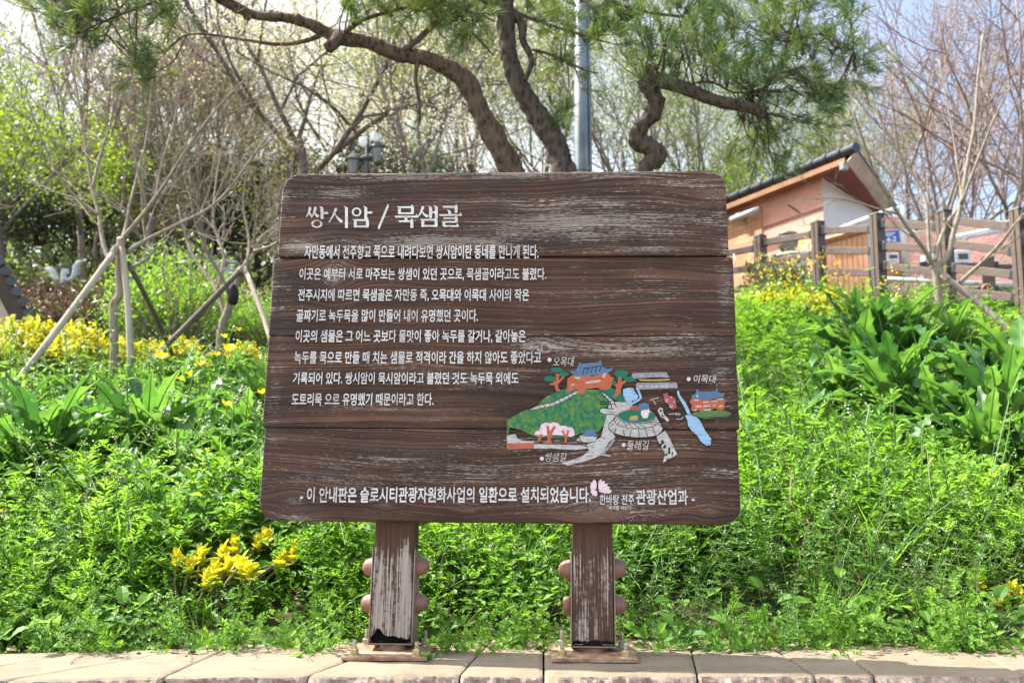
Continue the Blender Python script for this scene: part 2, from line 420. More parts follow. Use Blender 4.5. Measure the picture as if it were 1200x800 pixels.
M['blossom'] = leafmat('blossom', [(.64, .56, .55), (.76, .69, .68), (.82, .78, .77)], 0.4, 1.05)
M['bud_red'] = leafmat('bud_red', [(.24, .13, .10), (.33, .20, .15), (.38, .28, .2)], 0.3, 1.2)
M['dark_green'] = leafmat('dark_green', [(.035, .06, .028), (.06, .095, .04), (.10, .14, .06)], 0.25, 1.4)
M['feather'] = leafmat('feather', [(.11, .24, .03), (.18, .33, .04), (.26, .40, .07)], 0.45, 1.6)
M['azalea_leaf'] = leafmat('azalea_leaf', [(.06, .05, .025), (.10, .08, .035), (.13, .10, .05)], 0.3, 1.2)
M['azalea_bloom'] = leafmat('azalea_bloom', [(.34, .05, .20), (.46, .10, .30)], 0.3, 1.1)
M['bark_pine'] = bark('bark_pine', (.088, .068, .056), (.016, .012, .010), 9, 1.0)
M['bark_pine_red'] = bark('bark_pine_red', (.105, .070, .050), (.018, .012, .010), 9, 1.0)
M['bark_grey'] = bark('bark_grey', (.24, .20, .16), (.10, .08, .065), 10, .5)
M['bark_pale'] = bark('bark_pale', (.235, .195, .150), (.15, .12, .09), 12, .25)
M['bark_dark'] = bark('bark_dark', (.13, .10, .085), (.035, .028, .024), 9, .6)
M['bark_back'] = bark('bark_back', (.21, .17, .14), (.09, .07, .058), 9, .5)
M['twig_red'] = paint('twig_red', (.24, .15, .12), (.14, .09, .075), 0.9, 8, 0)

# ------------------------------------------------------------------ ground
def ground():
    mb = MB()
    ys = np.concatenate([np.linspace(3.0, 16, 66), np.linspace(17, 90, 60), np.linspace(110, 900, 12)])
    us = np.linspace(-1.3, 1.3, 90)
    Y, U = np.meshgrid(ys, us, indexing='ij'); X = U * (Y + 3)
    Z = gz(X, Y)
    n = len(us); i = (np.arange(len(ys) - 1)[:, None] * n + np.arange(n - 1)[None]).ravel()
    mb.add(np.stack([X, Y, Z], 2).reshape(-1, 3), np.stack([i, i + 1, i + n + 1, i + n], 1))
    n = NT('soil'); c = n.co()
    col = n.mix(n.sm(n.noise(c, 1.2, 5), .42, .6), n.ramp(n.noise(c, 14, 6), [(.35, (.030, .022, .013)), (.7, (.075, .055, .032))]), n.ramp(n.noise(c, 22, 6), [(.35, (.02, .035, .01)), (.7, (.05, .08, .02))]))
    n.bump(n.noise(c, 18, 6), .8, .05)
    obj('ground', mb, n.done(col, .95, 0, .1), smooth=True, kind='structure', label='planted earth bank rising behind the low wall')
    mb = MB()
    X0 = np.array([[-30, -40, -.45], [30, -40, -.45], [30, 2.74, -.45], [-30, 2.74, -.45]])
    mb.add(X0, [[0, 1, 2, 3]])
    n = NT('pavement'); c = n.co()
    br = n.N.new("ShaderNodeTexBrick"); n.put(br.inputs["Vector"], c); br.inputs["Scale"].default_value = 5
    br.inputs["Color1"].default_value = (.26, .22, .19, 1); br.inputs["Color2"].default_value = (.33, .29, .25, 1); br.inputs["Mortar"].default_value = (.12, .11, .1, 1); br.inputs["Mortar Size"].default_value = .012
    n.bump(n.noise(c, 60, 4), .3, .01)
    obj('pavement', mb, n.done(br.outputs[0], .85), kind='structure', label='paved walk below the wall')
ground()

# ------------------------------------------------------------------ retaining wall of split-face blocks
def wall_material():
    n = NT('split_block'); c = n.co(); g = n.N.new("ShaderNodeNewGeometry")
    top = n.sm(n.sep(g.outputs["Normal"])[2], .55, .85)
    base = n.ramp(n.noise(c, 5, 6, .65), [(.3, (.175, .133, .088)), (.7, (.245, .195, .135))])
    st = n.sm(n.noise(n.scale(c, (1, 2.5, 1)), 5.0, 8, .75, .5), .50, .62)
    base = n.mix(n.math('MULTIPLY', st, .55), base, (.13, .10, .08))
    spk = n.sm(n.noise(c, 130, 3, .6), .62, .72); base = n.mix(n.math('MULTIPLY', spk, .7), base, (.10, .08, .06))
    rough = n.ramp(n.noise(c, 38, 7, .75), [(.30, (.085, .07, .065)), (.5, (.24, .18, .145)), (.68, (.44, .36, .31))])
    chip = n.sm(n.voro(c, 60), .10, .02); rough = n.mix(n.math('MULTIPLY', chip, .6), rough, (.55, .5, .45))
    col = n.mix(top, rough, base)
    h = n.math('ADD', n.noise(c, 55, 7, .7), n.math('MULTIPLY', n.noise(c, 300, 3), .35))
    n.bump(h, .35, .012)
    return n.done(col, .9, 0, .25)
def retaining_wall():
    joints = [(-330, -110, 812, 776), (-170, 40, 806, 773), (2, 178, 797, 767.5), (189, 256, 792.5, 763.5), (360, 447, 790, 759), (538, 568, 790, 757.5), (637, 637, 790, 757), (817, 809, 790, 758), (955, 908, 790, 759.5), (1025, 985, 790, 760.5), (1205, 1130, 790, 762), (1400, 1300, 791, 765)]
    def ground_pt(px, py):
        d = ray(px, py); return (CAM + d * (-CAM[2] / d[2]))[:2]
    root = thing('retaining_wall', (0, 2.9, -.45), 'low wall of beige split-faced blocks along the foot of the green bank', 'wall')
    mat = wall_material()
    for i in range(len(joints) - 1):
        a, b = joints[i], joints[i + 1]
        fa, ba = ground_pt(a[0], a[2]), ground_pt(a[1], a[3]); fb, bb = ground_pt(b[0], b[2]), ground_pt(b[1], b[3])
        ba = ba + (ba - fa) * .35; bb = bb + (bb - fb) * .35
        g = 0.0028; ux = (fb - fa) / np.linalg.norm(fb - fa); vx = (bb - ba) / np.linalg.norm(bb - ba)
        fa, fb, ba, bb = fa + ux * g, fb - ux * g, ba + vx * g, bb - vx * g
        L = np.linalg.norm(fb - fa); nx = max(10, int(L / .008)); u = np.linspace(0, 1, nx)
        # profile: (v from back 1 to front 0, z, rough weight)
        prof = [(1, -.43, 0), (1, -.004, 0), (.985, 0, 0)] + [(v, 0, 0) for v in np.linspace(.93, .06, 12)] + [(.02, -.0015, .1), (0, -.006, .3), (-.006, -.011, .6)]
        prof += [(-.012, -.012 - .0065 * k, 1) for k in range(1, 26)] + [(-.012, -.19, .4), (0.01, -.196, 0), (-.012, -.202, .4)] + [(-.014, -.202 - .01 * k, 1) for k in range(1, 22)] + [(-.012, -.46, .5)]
        prof = np.array(prof); m = len(prof)
        F0 = fa[None] * (1 - u[:, None]) + fb[None] * u[:, None]; B0 = ba[None] * (1 - u[:, None]) + bb[None] * u[:, None]
        P = np.zeros((nx, m, 3))
        P[:, :, :2] = F0[:, None] + (B0 - F0)[:, None] * prof[None, :, 0:1]; P[:, :, 2] = prof[None, :, 1]
        edge = np.minimum(u, 1 - u) * L; er = 1 - sstep(0, .012, edge)
        s = np.broadcast_to(prof[None, :, 1] * 1.0, (nx, m)); xx = np.broadcast_to((u * L)[:, None] + i * 3.7, (nx, m))
        d = prof[None, :, 2] * (fbm(xx * 38, s * 38 + 5, 11 + i, 4) * .022 + fbm(xx * 9, s * 9, 40 + i, 2) * .016)
        ydir = (F0 - B0) / np.linalg.norm(F0 - B0, axis=1)[:, None]
        P[:, :, :2] += ydir[:, None] * (d - er[:, None] * .010 * (prof[None, :, 2] > .2))[:, :, None]
        topmask = (prof[:, 2] < .2) & (prof[:, 1] > -.01)
        P[:, topmask, 2] += (fbm(xx[:, topmask] * 16, prof[None, topmask, 0] * 9, 71 + i, 3) * .0025) - er[:, None] * .0035
        P[:, prof[:, 2] > .1, 2] += fbm(xx[:, prof[:, 2] > .1] * 25, s[:, prof[:, 2] > .1] * 25, 90 + i, 3) * .004
        mb = MB(); I = (np.arange(nx - 1)[:, None] * m + np.arange(m - 1)[None]).ravel()
        mb.add(P.reshape(-1, 3), np.stack([I, I + 1, I + m + 1, I + m], 1))
        mb.F.append(np.array([list(range(m))])); mb.M.append(np.array([0])); mb.F.append(np.array([list(range((nx - 1) * m, nx * m))[::-1]])); mb.M.append(np.array([0]))
        o = obj('block', mb, mat, root, smooth=False)
retaining_wall()

# ------------------------------------------------------------------ the sign
LEAN, YAW, ROLL, BW, BH = math.radians(6.895), math.radians(2.664), -0.0064, 1.3963, 1.0895
B0 = np.array([-0.0437, 2.94, 0.3759])
r_ = np.array([math.cos(YAW), -math.sin(YAW), ROLL]); r_ /= np.linalg.norm(r_)
h_ = np.array([math.sin(YAW), math.cos(YAW), 0])
u_ = h_ * math.sin(LEAN) + np.array([-ROLL * math.cos(YAW), 0, 1]) * math.cos(LEAN); u_ /= np.linalg.norm(u_)
n_ = np.cross(r_, u_); n_ = n_ / np.linalg.norm(n_)
if n_[1] > 0: n_ = -n_                                   # towards the viewer
BM = Matrix(((r_[0], -n_[0], u_[0], B0[0]), (r_[1], -n_[1], u_[1], B0[1]), (r_[2], -n_[2], u_[2], B0[2]), (0, 0, 0, 1)))
def bd(px, py, front=0.0):
    """photo pixel -> board coordinates (s, t) in the plane 'front' metres before the board's face"""
    d = ray(px, py); o = B0 + n_ * front
    t = ((o - CAM) @ n_) / (d @ n_); q = CAM + d * t - o
    return q @ r_, q @ u_
def bw(s, t, front=0.0):
    return B0 + r_ * s + u_ * t + n_ * front

sign = thing('information_sign', None, 'weathered brown plank sign on two posts with white lettering and a painted village map', 'sign', M=BM)

def sign_wood():
    n = NT('sign_wood'); c = n.co(sign); x, y, z = n.sep(c)[0], n.sep(c)[1], n.sep(c)[2]
    rnd = n.math('MULTIPLY', n.objrand(), 61.0)
    knots = [(392, 320, 13, 16), (632, 408, 10, 7), (688, 596, 16, 9), (723, 599, 9, 6), (545, 592, 7, 5), (832, 598, 8, 5), (452, 592, 8, 5), (345, 588, 12, 8), (840, 226, 16, 5)]
    zz = n.math('ADD', z, n.math('MULTIPLY', n.math('SUBTRACT', n.noise(n.vec(n.math('ADD', n.math('MULTIPLY', x, 1.3), rnd), n.math('MULTIPLY', z, 3.0), 0.0), 1.0, 2, .5), .5), .10))
    kn = None; ring = None
    for (px, py, rx, ry) in knots:
        s, t = bd(px, py); rx *= .00247; ry *= .00247
        dx = n.math('SUBTRACT', x, s); dz = n.math('SUBTRACT', z, t)
        q = n.math('ADD', n.math('POWER', n.math('DIVIDE', dx, rx), 2), n.math('POWER', n.math('DIVIDE', dz, ry), 2))
        e = n.math('EXPONENT', n.math('MULTIPLY', q, -.22))
        zz = n.math('SUBTRACT', zz, n.math('MULTIPLY', n.math('MULTIPLY', dz, e), .9))
        core = n.math('EXPONENT', n.math('MULTIPLY', q, -1.2))
        kn = core if kn is None else n.math('MAXIMUM', kn, core)
    # growth rings: irregularly spaced lines along the grain
    zr = n.math('ADD', zz, n.math('MULTIPLY', rnd, 1.37))
    lines = n.noise(n.vec(n.math('MULTIPLY', x, .5), 0.0, n.math('MULTIPLY', zr, 175.0)), 1.0, 2.0, .6)
    wide = n.noise(n.vec(n.math('MULTIPLY', x, .45), 3.0, n.math('MULTIPLY', zr, 34.0)), 1.0, 3.0, .6)
    fib = n.noise(n.vec(n.math('MULTIPLY', x, 9.0), 5.0, n.math('MULTIPLY', zr, 520.0)), 1.0, 3.0, .6)
    grain = n.math('ADD', n.math('MULTIPLY', lines, .85), n.math('MULTIPLY', wide, .35))
    tone = n.noise(n.vec(n.math('MULTIPLY', x, 2.0), 1.0, n.math('MULTIPLY', z, 7.0)), 1.0, 4, .6)
    brown = n.mix(n.sm(tone, .34, .66), (.043, .0205, .0118), (.112, .053, .030))
    dark = n.sm(grain, .63, .48)
    base = n.mix(n.math('MULTIPLY', dark, .72), brown, (.013, .0085, .0075))
    base = n.mix(n.math('MULTIPLY', n.sm(fib, .5, .75), .25), base, (.14, .10, .085))
    # silvered, worn-through wood: patches seen on the board
    patch = None
    for (px, py, rx, ry, a) in [(700, 262, 150, 18, .85), (520, 284, 95, 9, .95), (600, 272, 70, 10, .6), (352, 289, 24, 8, .95), (400, 227, 40, 8, .5), (720, 240, 120, 8, .6), (580, 236, 90, 4, .7), (748, 293, 70, 4, .7),
                                (745, 410, 120, 12, .65), (640, 402, 45, 10, .7), (570, 440, 60, 10, .6), (500, 428, 60, 9, .5), (610, 556, 210, 12, .6), (590, 208, 260, 4, .8), (345, 607, 30, 5, .8), (700, 590, 60, 12, .55), (850, 330, 10, 60, .5),
                                (700, 345, 130, 12, .3), (450, 540, 120, 18, .3), (845, 450, 12, 70, .4), (392, 320, 16, 17, .75), (560, 204, 300, 2.5, 1.0), (420, 475, 90, 8, .35), (850, 290, 10, 20, .6), (800, 395, 60, 5, .7), (670, 520, 150, 8, .5), (400, 560, 80, 10, .5), (760, 580, 110, 10, .5), (330, 225, 12, 30, .5), (800, 215, 60, 10, .55), (325, 440, 8, 90, .35), (317, 350, 7, 40, .5)]:
        s, t = bd(px, py); rx *= .0026; ry *= .0026
        q = n.math('ADD', n.math('POWER', n.math('DIVIDE', n.math('SUBTRACT', x, s), rx), 2), n.math('POWER', n.math('DIVIDE', n.math('SUBTRACT', z, t), ry), 2))
        g = n.math('MULTIPLY', n.math('EXPONENT', n.math('MULTIPLY', q, -.8)), a)
        patch = g if patch is None else n.math('MAXIMUM', patch, g)
    lowf = n.noise(n.vec(n.math('MULTIPLY', x, 3.2), 7.0, n.math('MULTIPLY', n.math('ADD', zz, rnd), 22.0)), 1.0, 5, .62)
    streak = n.noise(n.vec(n.math('MULTIPLY', x, 5.0), 9.0, n.math('MULTIPLY', zr, 300.0)), 1.0, 4.0, .72)
    speck = n.noise(n.vec(n.math('MULTIPLY', x, 60.0), 2.0, n.math('MULTIPLY', zr, 260.0)), 1.0, 3.0, .6)
    wear = n.math('ADD', n.math('ADD', n.math('MULTIPLY', patch, .34), n.math('MULTIPLY', n.math('SUBTRACT', lowf, .5), .62)), n.math('MULTIPLY', n.math('SUBTRACT', streak, .5), 1.15))
    wear = n.math('ADD', wear, n.math('MULTIPLY', n.math('SUBTRACT', speck, .5), .8))
    wm = n.sm(wear, .16, .30)
    ragged = n.noise(n.vec(n.math('MULTIPLY', x, 14.0), 4.0, n.math('MULTIPLY', zr, 90.0)), 1.0, 5, .6)
    veil = n.math('MULTIPLY', patch, n.sm(ragged, .34, .66))
    base = n.mix(n.math('MULTIPLY', veil, .30), base, (.20, .16, .135))
    col = n.mix(n.math('MULTIPLY', wm, .78), base, (.36, .312, .27))
    # scratches
    kr = n.noise(n.vec(n.math('MULTIPLY', x, 120.0), 0.0, n.math('MULTIPLY', z, 120.0)), 1.0, 4, .6)
    col = n.mix(n.math('MULTIPLY', kn, .35), col, (.16, .13, .115))
    col = n.mix(n.math('MULTIPLY', n.math('MULTIPLY', kn, n.sm(kr, .55, .45)), .7), col, (.02, .014, .012))
    h = n.math('ADD', n.math('MULTIPLY', n.sm(grain, .50, .66), 1.2), n.math('ADD', n.math('MULTIPLY', fib, .4), n.math('MULTIPLY', kr, .12)))
    n.bump(h, 1.0, .006)
    return n.done(col, n.math('ADD', n.math('MULTIPLY', wm, .15), .62), 0, .28)
WOOD = sign_wood()
TH = 0.045
GAPS = [(bd(585, 301)[1]), (bd(585, 393.5)[1]), (bd(585, 502)[1])]
def rounded(x0, x1, y0, y1, rad, n=9):
    """outline counter-clockwise; rad = (bl, br, tr, tl)"""
    P = []
    for (cx, cyy, a0, r) in ((x0, y0, 180, rad[0]), (x1, y0, 270, rad[1]), (x1, y1, 0, rad[2]), (x0, y1, 90, rad[3])):
        sx = 1 if cx == x0 else -1; sy = 1 if cyy == y0 else -1
        for k in range(n if r > .01 else 2):
            a = math.radians(a0 + 90 * k / ((n if r > .01 else 2) - 1)); P.append((cx + sx * r + r * math.cos(a), cyy + sy * r + r * math.sin(a)))
    return P
hw = BW / 2
planks = [  # x0, x1, t0, t1, corner radii, stands proud by
    (-hw - .001, hw, GAPS[0] + .0035, BH, (.004, .004, .058, .058), .0035, 'top sign plank, greyest and most worn'),
    (-hw - .012, hw + .012, GAPS[1] + .0012, GAPS[0] - .0032, (.003, .003, .005, .005), 0, 'second plank with a grey knot'),
    (-hw - .010, hw + .009, GAPS[2] + .0013, GAPS[1] - .0012, (.003, .003, .003, .003), .0005, 'third plank with the village map'),
    (-hw - .001, hw + .002, 0, GAPS[2] - .0013, (.05, .05, .004, .004), .001, 'bottom plank with small knots')]
for (x0, x1, t0, t1, rad, pr, lab) in planks:
    out = rounded(x0, x1, t0, t1, rad); mb = MB()
    mb.poly(np.array([(a, -pr, b) for a, b in out]) @ np.array(BM.to_3x3()).T + B0, -n_ * (TH + pr - .004))
    obj('plank', mb, WOOD, sign, bevel=.004, label=lab, seg=3)

# lettering ----------------------------------------------------------
def letter_mat():
    n = NT('letter_paint'); c = n.co(sign)
    f = n.noise(n.scale(c, (8, 1, 60)), 4.0, 5, .65); g = n.noise(c, 9, 4)
    col = n.ramp(n.math('ADD', f, n.math('MULTIPLY', n.math('SUBTRACT', g, .5), .5)), [(.30, (.13, .11, .10)), (.41, (.37, .355, .34)), (.58, (.51, .51, .50))])
    return n.done(col, .7, 0, .3)
LETTER = letter_mat()
def text_mesh(txt, bold=0.012, shear=0.0):
    cu = bpy.data.curves.new("lettering", 'FONT'); cu.body = txt; cu.size = 1; cu.offset = bold; cu.shear = shear; cu.resolution_u = 3; cu.fill_mode = 'FRONT'
    o = bpy.data.objects.new("lettering", cu); COL.objects.link(o)
    dg = bpy.context.evaluated_depsgraph_get(); me = bpy.data.meshes.new_from_object(o.evaluated_get(dg))
    V = np.zeros(len(me.vertices) * 3); me.vertices.foreach_get("co", V); V = V.reshape(-1, 3)
    F = [list(p.vertices) for p in me.polygons]
    bpy.data.objects.remove(o); bpy.data.curves.remove(cu); bpy.data.meshes.remove(me)
    return V, F
def put_text(mb, txt, x0, x1, y0, y1, bold=.012, shear=0, lift=.0046, m=0, heavy=0):
    """fit text into the photo's pixel box (x0..x1 along mid height, y0 top, y1 bottom)"""
    V, F = text_mesh(txt, bold, shear); lo, hi = V.min(0), V.max(0)
    ym = (y0 + y1) / 2
    sa, ta = bd(x0, ym, lift); sb, tb = bd(x1, ym, lift); tt = bd((x0 + x1) / 2, y0, lift)[1]; tb_ = bd((x0 + x1) / 2, y1, lift)[1]
    s = sa + (V[:, 0] - lo[0]) / (hi[0] - lo[0]) * (sb - sa); t = tb_ + (V[:, 1] - lo[1]) / (hi[1] - lo[1]) * (tt - tb_)
    t = t + (s - (sa + sb) / 2) * ((tb - ta) / (sb - sa))
    W = np.array([bw(a, b, lift) for a, b in zip(s, t)])
    em = abs(tt - tb_) * heavy; off = [(0, 0, 0)] if not heavy else [(-.30, 0, 0), (.30, .0, .00006), (0, .5, .00012), (0, -.5, .00018)]
    for (a, b, c) in off:
        base = mb.n; mb.V.append(W + r_ * a * em + u_ * b * em + n_ * c); mb.n += len(W)
        for f in F: mb.F.append(np.array([f]) + base); mb.M.append(np.array([m]))
lines = [("자만동에서 전주향교 쪽으로 내려다보면 쌍시암이란 동네를 만나게 된다.", 357, 631, 287, 303), ("이곳은 예부터 서로 마주보는 쌍샘이 있던 곳으로, 묵샘골이라고도 불렸다.", 351, 640, 314, 328.5),
         ("전주시지에 따르면 묵샘골은 자만동 즉, 오목대와 이목대 사이의 작은", 349.5, 620, 338.5, 353), ("골짜기로 녹두묵을 많이 만들어 내어 유명했던 곳이다.", 347.5, 560, 362.5, 377),
         ("이곳의 샘물은 그 어느 곳보다 물맛이 좋아 녹두를 갈거나, 갈아놓은", 346.5, 616, 386.5, 401.5), ("녹두를 묵으로 만들 때 치는 샘물로 적격이라 간을 하지 않아도 좋았다고", 345, 634, 411.5, 426),
         ("기록되어 있다. 쌍시암이 묵시암이라고 불렸던 것도 녹두묵 외에도", 343.5, 607.5, 436, 450), ("도토리묵 으로 유명했기 때문이라고 한다.", 342, 508, 460.5, 475)]
for (t, a, b, c, d) in lines:
    mb = MB(); put_text(mb, t, a, b, c, d, .006, heavy=.028); obj('text_line', mb, LETTER, sign)
mb = MB(); put_text(mb, "- 이 안내판은 슬로시티관광자원화사업의 일환으로 설치되었습니다.", 352, 692, 570.5, 588.5, .008, heavy=.032); obj('text_line', mb, LETTER, sign, label='bottom line of larger lettering')
mb = MB(); put_text(mb, "관광산업과 -", 745.5, 814, 573.5, 591, .008, heavy=.032); obj('text_line', mb, LETTER, sign, label='department name at the bottom')

def title():
    T = {'쌍': [('D', .20, .97, .02, .52), ('d', .15, .76, .30, .55), ('D', .44, .97, .26, .50), ('d', .39, .76, .56, .54), ('V', .74, 1, .42), ('h', .74, .98, .71), ('O', .50, .19, .26, .19)],
         '시': [('D', .36, .92, .02, .26), ('d', .30, .66, .62, .28), ('V', .84, 1, -.02)],
         '암': [('O', .28, .74, .23, .21), ('V', .72, 1, .40), ('h', .72, .99, .71), ('V', .22, .37, 0), ('H', .22, .80, .35), ('V', .80, .37, 0), ('h', .22, .80, .05)],
         '묵': [('V', .20, .98, .62), ('H', .20, .80, .95), ('V', .80, .98, .62), ('h', .20, .80, .66), ('H', 0, 1, .50), ('V', .50, .50, .30), ('H', .18, .78, .28), ('V', .77, .30, -.04)],
         '샘': [('D', .26, .96, .02, .46), ('d', .21, .74, .46, .50), ('V', .60, .98, .42), ('h', .60, .84, .70), ('V', .86, 1, .40), ('V', .25, .36, 0), ('H', .25, .85, .34), ('V', .85, .36, 0), ('h', .25, .85, .05)],
         '골': [('H', .16, .80, .95), ('V', .78, .97, .66), ('V', .48, .78, .58), ('H', 0, 1, .56), ('H', .20, .80, .41), ('V', .79, .43, .24), ('h', .20, .80, .23), ('V', .21, .23, .03), ('H', .20, .86, .03)],
         '/': [('D', .95, 1.05, .05, -.05)]}
    mb = MB(); cells = [('쌍', 358.5, 384), ('시', 385, 410), ('암', 411, 435.5), ('/', 443, 455.5), ('묵', 463, 488.5), ('샘', 489, 515), ('골', 515, 540)]
    lift = .0047; k = 0
    for ch, a, b in cells:
        y0 = 242.5 - (a - 358) * .008; y1 = y0 + 24.5
        for st in T[ch]:
            k += 1; lf = lift + .00006 * (k % 9)
            P = []
            if st[0] in 'Hh':
                _, xa, xb, y = st; w = .044
                P = [(xa, y + w), (xa - .02, y + w * 1.4), (xa, y - w), (xb - .10, y - w), (xb + .02, y - w), (xb + .06, y - w * .2), (xb - .01, y + w * 3.2 if st[0] == 'H' else y + w * 1.6), (xb - .09, y + w)]
            elif st[0] == 'V':
                _, x, ya, yb = st; w = .068
                P = [(x - w, ya - .03), (x - w * 2, ya + .01), (x - w * 1.2, ya + .03), (x + w, ya - .05), (x + w, yb + .03), (x + w * .2, yb - .015), (x - w, yb + .01)]
            elif st[0] in 'Dd':
                _, xa, ya, xb, yb = st; d = np.array([xb - xa, yb - ya]); d /= np.linalg.norm(d); nn = np.array([-d[1], d[0]])
                w0, w1 = (.065, .022) if st[0] == 'D' else (.025, .075)
                if ch == '/': w0, w1 = .09, .09
                A = np.array([xa, ya]); B = np.array([xb, yb]); Cc = (A + B) / 2 + nn * (.03 if st[0] == 'D' else -.03) * (ch != '/')
                P = [A + nn * w0, A - d * .04, A - nn * w0, Cc - nn * (w0 + w1) / 2, B - nn * w1, B + d * .03, B + nn * w1, Cc + nn * (w0 + w1) / 2]
            if st[0] == 'O':
                _, cx, cyy, rx, ry = st; m = 20; ang = np.arange(m) * 2 * np.pi / m
                o_ = np.stack([cx + rx * np.cos(ang), cyy + ry * np.sin(ang)], 1); i_ = np.stack([cx + rx * .62 * np.cos(ang), cyy + ry * .68 * np.sin(ang)], 1)
                Q = np.concatenate([o_, i_]); V = [bw(*bd(a + (b - a) * q[0], y1 + (y0 - y1) * q[1], lf), lf) for q in Q]
                mb.add(V, [[i, (i + 1) % m, m + (i + 1) % m, m + i] for i in range(m)])
                continue
            V = [bw(*bd(a + (b - a) * q[0], y1 + (y0 - y1) * q[1], lf), lf) for q in P]
            mb.add(V, [list(range(len(V)))])
    obj('title', mb, LETTER, sign, label='brush-cut title lettering')
title()

# painted map --------------------------------------------------------
def flat(name, c, c2=None, worn=.0, sc=60):
    n = NT(name); co = n.co(sign); c = tuple(v * .72 for v in c); c2 = c2 or tuple(v * .8 for v in c)
    col = n.ramp(n.noise(co, sc, 5, .7), [(.38, c2), (.62, c)])
    w = n.sm(n.noise(n.scale(co, (7, 1, 90)), 4, 5, .65), .54 - worn, .66 - worn)
    col = n.mix(n.math('MULTIPLY', w, .75), col, (.06, .036, .028)); return n.done(col, .7, 0, .25)
def hill_mat():
    n = NT('painted_hill'); co = n.co(sign)
    col = n.ramp(n.noise(co, 75, 4, .7), [(.38, (.006, .085, .055)), (.47, (.018, .125, .045)), (.56, (.06, .145, .032)), (.68, (.14, .165, .04))])
    return n.done(col, .7, 0, .25)
PT = [hill_mat(), flat('map_orange', (.50, .13, .06)), flat('map_blue', (.10, .19, .32)), flat('map_white', (.52, .52, .50), None, .03), flat('map_green', (.01, .17, .10)), flat('map_grey', (.30, .31, .35), None, .02),
      flat('map_sky', (.30, .46, .62), (.20, .36, .52), .02), flat('map_pink', (.80, .62, .68)), flat('map_black', (.012, .010, .010)), flat('map_yellow', (.52, .33, .05)), flat('map_red', (.42, .09, .09)), flat('map_moss', (.10, .20, .05), (.05, .12, .04))]
MG = dict(hill=0, orange=1, blue=2, white=3, green=4, grey=5, sky=6, pink=7, black=8, yellow=9, red=10, moss=11)
def A_(x, y): return (590 + x / 5.3333, 405 + y / 5.3333)
def B_(x, y): return (700 + x / 5.924, 420 + y / 5.924)
LAY = [0]
def shape(mb, P, col, fr=A_, lift=.0040):
    LAY[0] += 1; lf = lift + .000012 * LAY[0]
    V = [bw(*bd(*fr(*p), lf), lf) for p in P]; mb.add(V, [list(range(len(V)))], MG[col])
def line(mb, P, wid, col='black', fr=A_):
    P = np.array(P, float)
    for a, b in zip(P[:-1], P[1:]):
        d = b - a; d /= np.linalg.norm(d) + 1e-9; nn = np.array([-d[1], d[0]]) * wid / 2
        shape(mb, [a + nn, a - nn, b - nn + d, b + nn + d], col, fr)
def blob(cx, cy, rx, ry, n=14, wob=.12, seed=1):
    R = np.random.default_rng(seed); a = np.arange(n) * 2 * np.pi / n; k = 1 + wob * (R.random(n) - .5) * 2
    return [(cx + rx * k[i] * math.cos(a[i]), cy + ry * k[i] * math.sin(a[i])) for i in range(n)]
mb = MB()
shape(mb, [(20, 458), (60, 440), (110, 410), (165, 392), (210, 380), (235, 345), (270, 315), (330, 290), (400, 262), (460, 275), (520, 272), (600, 275), (650, 300), (690, 345), (640, 385), (640, 440), (625, 500), (590, 540), (480, 545), (430, 575), (300, 575), (190, 565), (150, 545), (110, 525), (40, 510), (30, 548), (21, 550)], 'hill')
shape(mb, [(600, 265), (670, 262), (735, 285), (770, 345), (720, 350), (660, 320)], 'green')
pmap = obj('painted_map', mb, PT, sign, label='painted village map with a green hill')
mb = MB()
shape(mb, [(400, 205), (430, 185), (560, 190), (650, 165), (675, 195), (690, 200), (670, 265), (610, 278), (590, 262), (515, 270), (500, 300), (470, 300), (462, 270), (395, 290)], 'orange')
shape(mb, [(412, 150), (445, 160), (465, 130), (475, 98), (487, 112), (590, 105), (604, 86), (612, 92), (618, 130), (650, 145), (684, 136), (676, 158), (640, 172), (560, 185), (480, 195), (440, 185)], 'blue')
for k in range(5): line(mb, [(505 + k * 26, 140 - k * 3), (495 + k * 26, 178 - k * 4)], 5)
line(mb, [(500, 142), (612, 126)], 5)
shape(mb, [(445, 190), (478, 193), (480, 207), (446, 205)], 'white'); shape(mb, [(628, 172), (640, 170), (632, 205), (612, 195)], 'white')
shape(mb, [(512, 225), (600, 212), (610, 218), (606, 226), (515, 236)], 'white'); shape(mb, [(420, 240), (448, 237), (447, 245), (421, 248)], 'white')
obj('painted_pavilion', mb, PT, pmap, label='orange pavilion with a blue roof on the hill')
mb = MB()
for P, bl, lb in (([(290, 232), (312, 228), (318, 215), (330, 222), (325, 172), (350, 175), (345, 215), (370, 192), (384, 194), (350, 232), (340, 245), (345, 268), (362, 280), (330, 284), (318, 245), (293, 246)], ((330, 150, 40, 17), (375, 178, 30, 14), (290, 207, 38, 18)), 'painted pine left of the pavilion'),
              ([(682, 328), (700, 290), (705, 258), (690, 244), (700, 232), (712, 240), (718, 196), (738, 200), (738, 225), (770, 205), (782, 214), (742, 248), (732, 290), (715, 312)], ((737, 175, 46, 25), (790, 210, 38, 18), (690, 233, 16, 14)), 'painted pine right of the pavilion')):
    mb = MB(); shape(mb, P, 'orange')
    for q in bl: shape(mb, blob(*q, seed=int(q[0])), 'green')
    obj('painted_tree', mb, PT, pmap, label=lb)
mb = MB()
cl = [(192, 555), (200, 535), (225, 525), (235, 490), (262, 478), (290, 485), (310, 476), (340, 482), (355, 500), (385, 498), (405, 510), (425, 508), (440, 525), (447, 555), (420, 570), (395, 560), (300, 556), (220, 568)]
shape(mb, [(318 + (x - 318) * 1.03, 525 + (y - 525) * 1.06) for x, y in cl], 'black'); shape(mb, cl, 'pink')
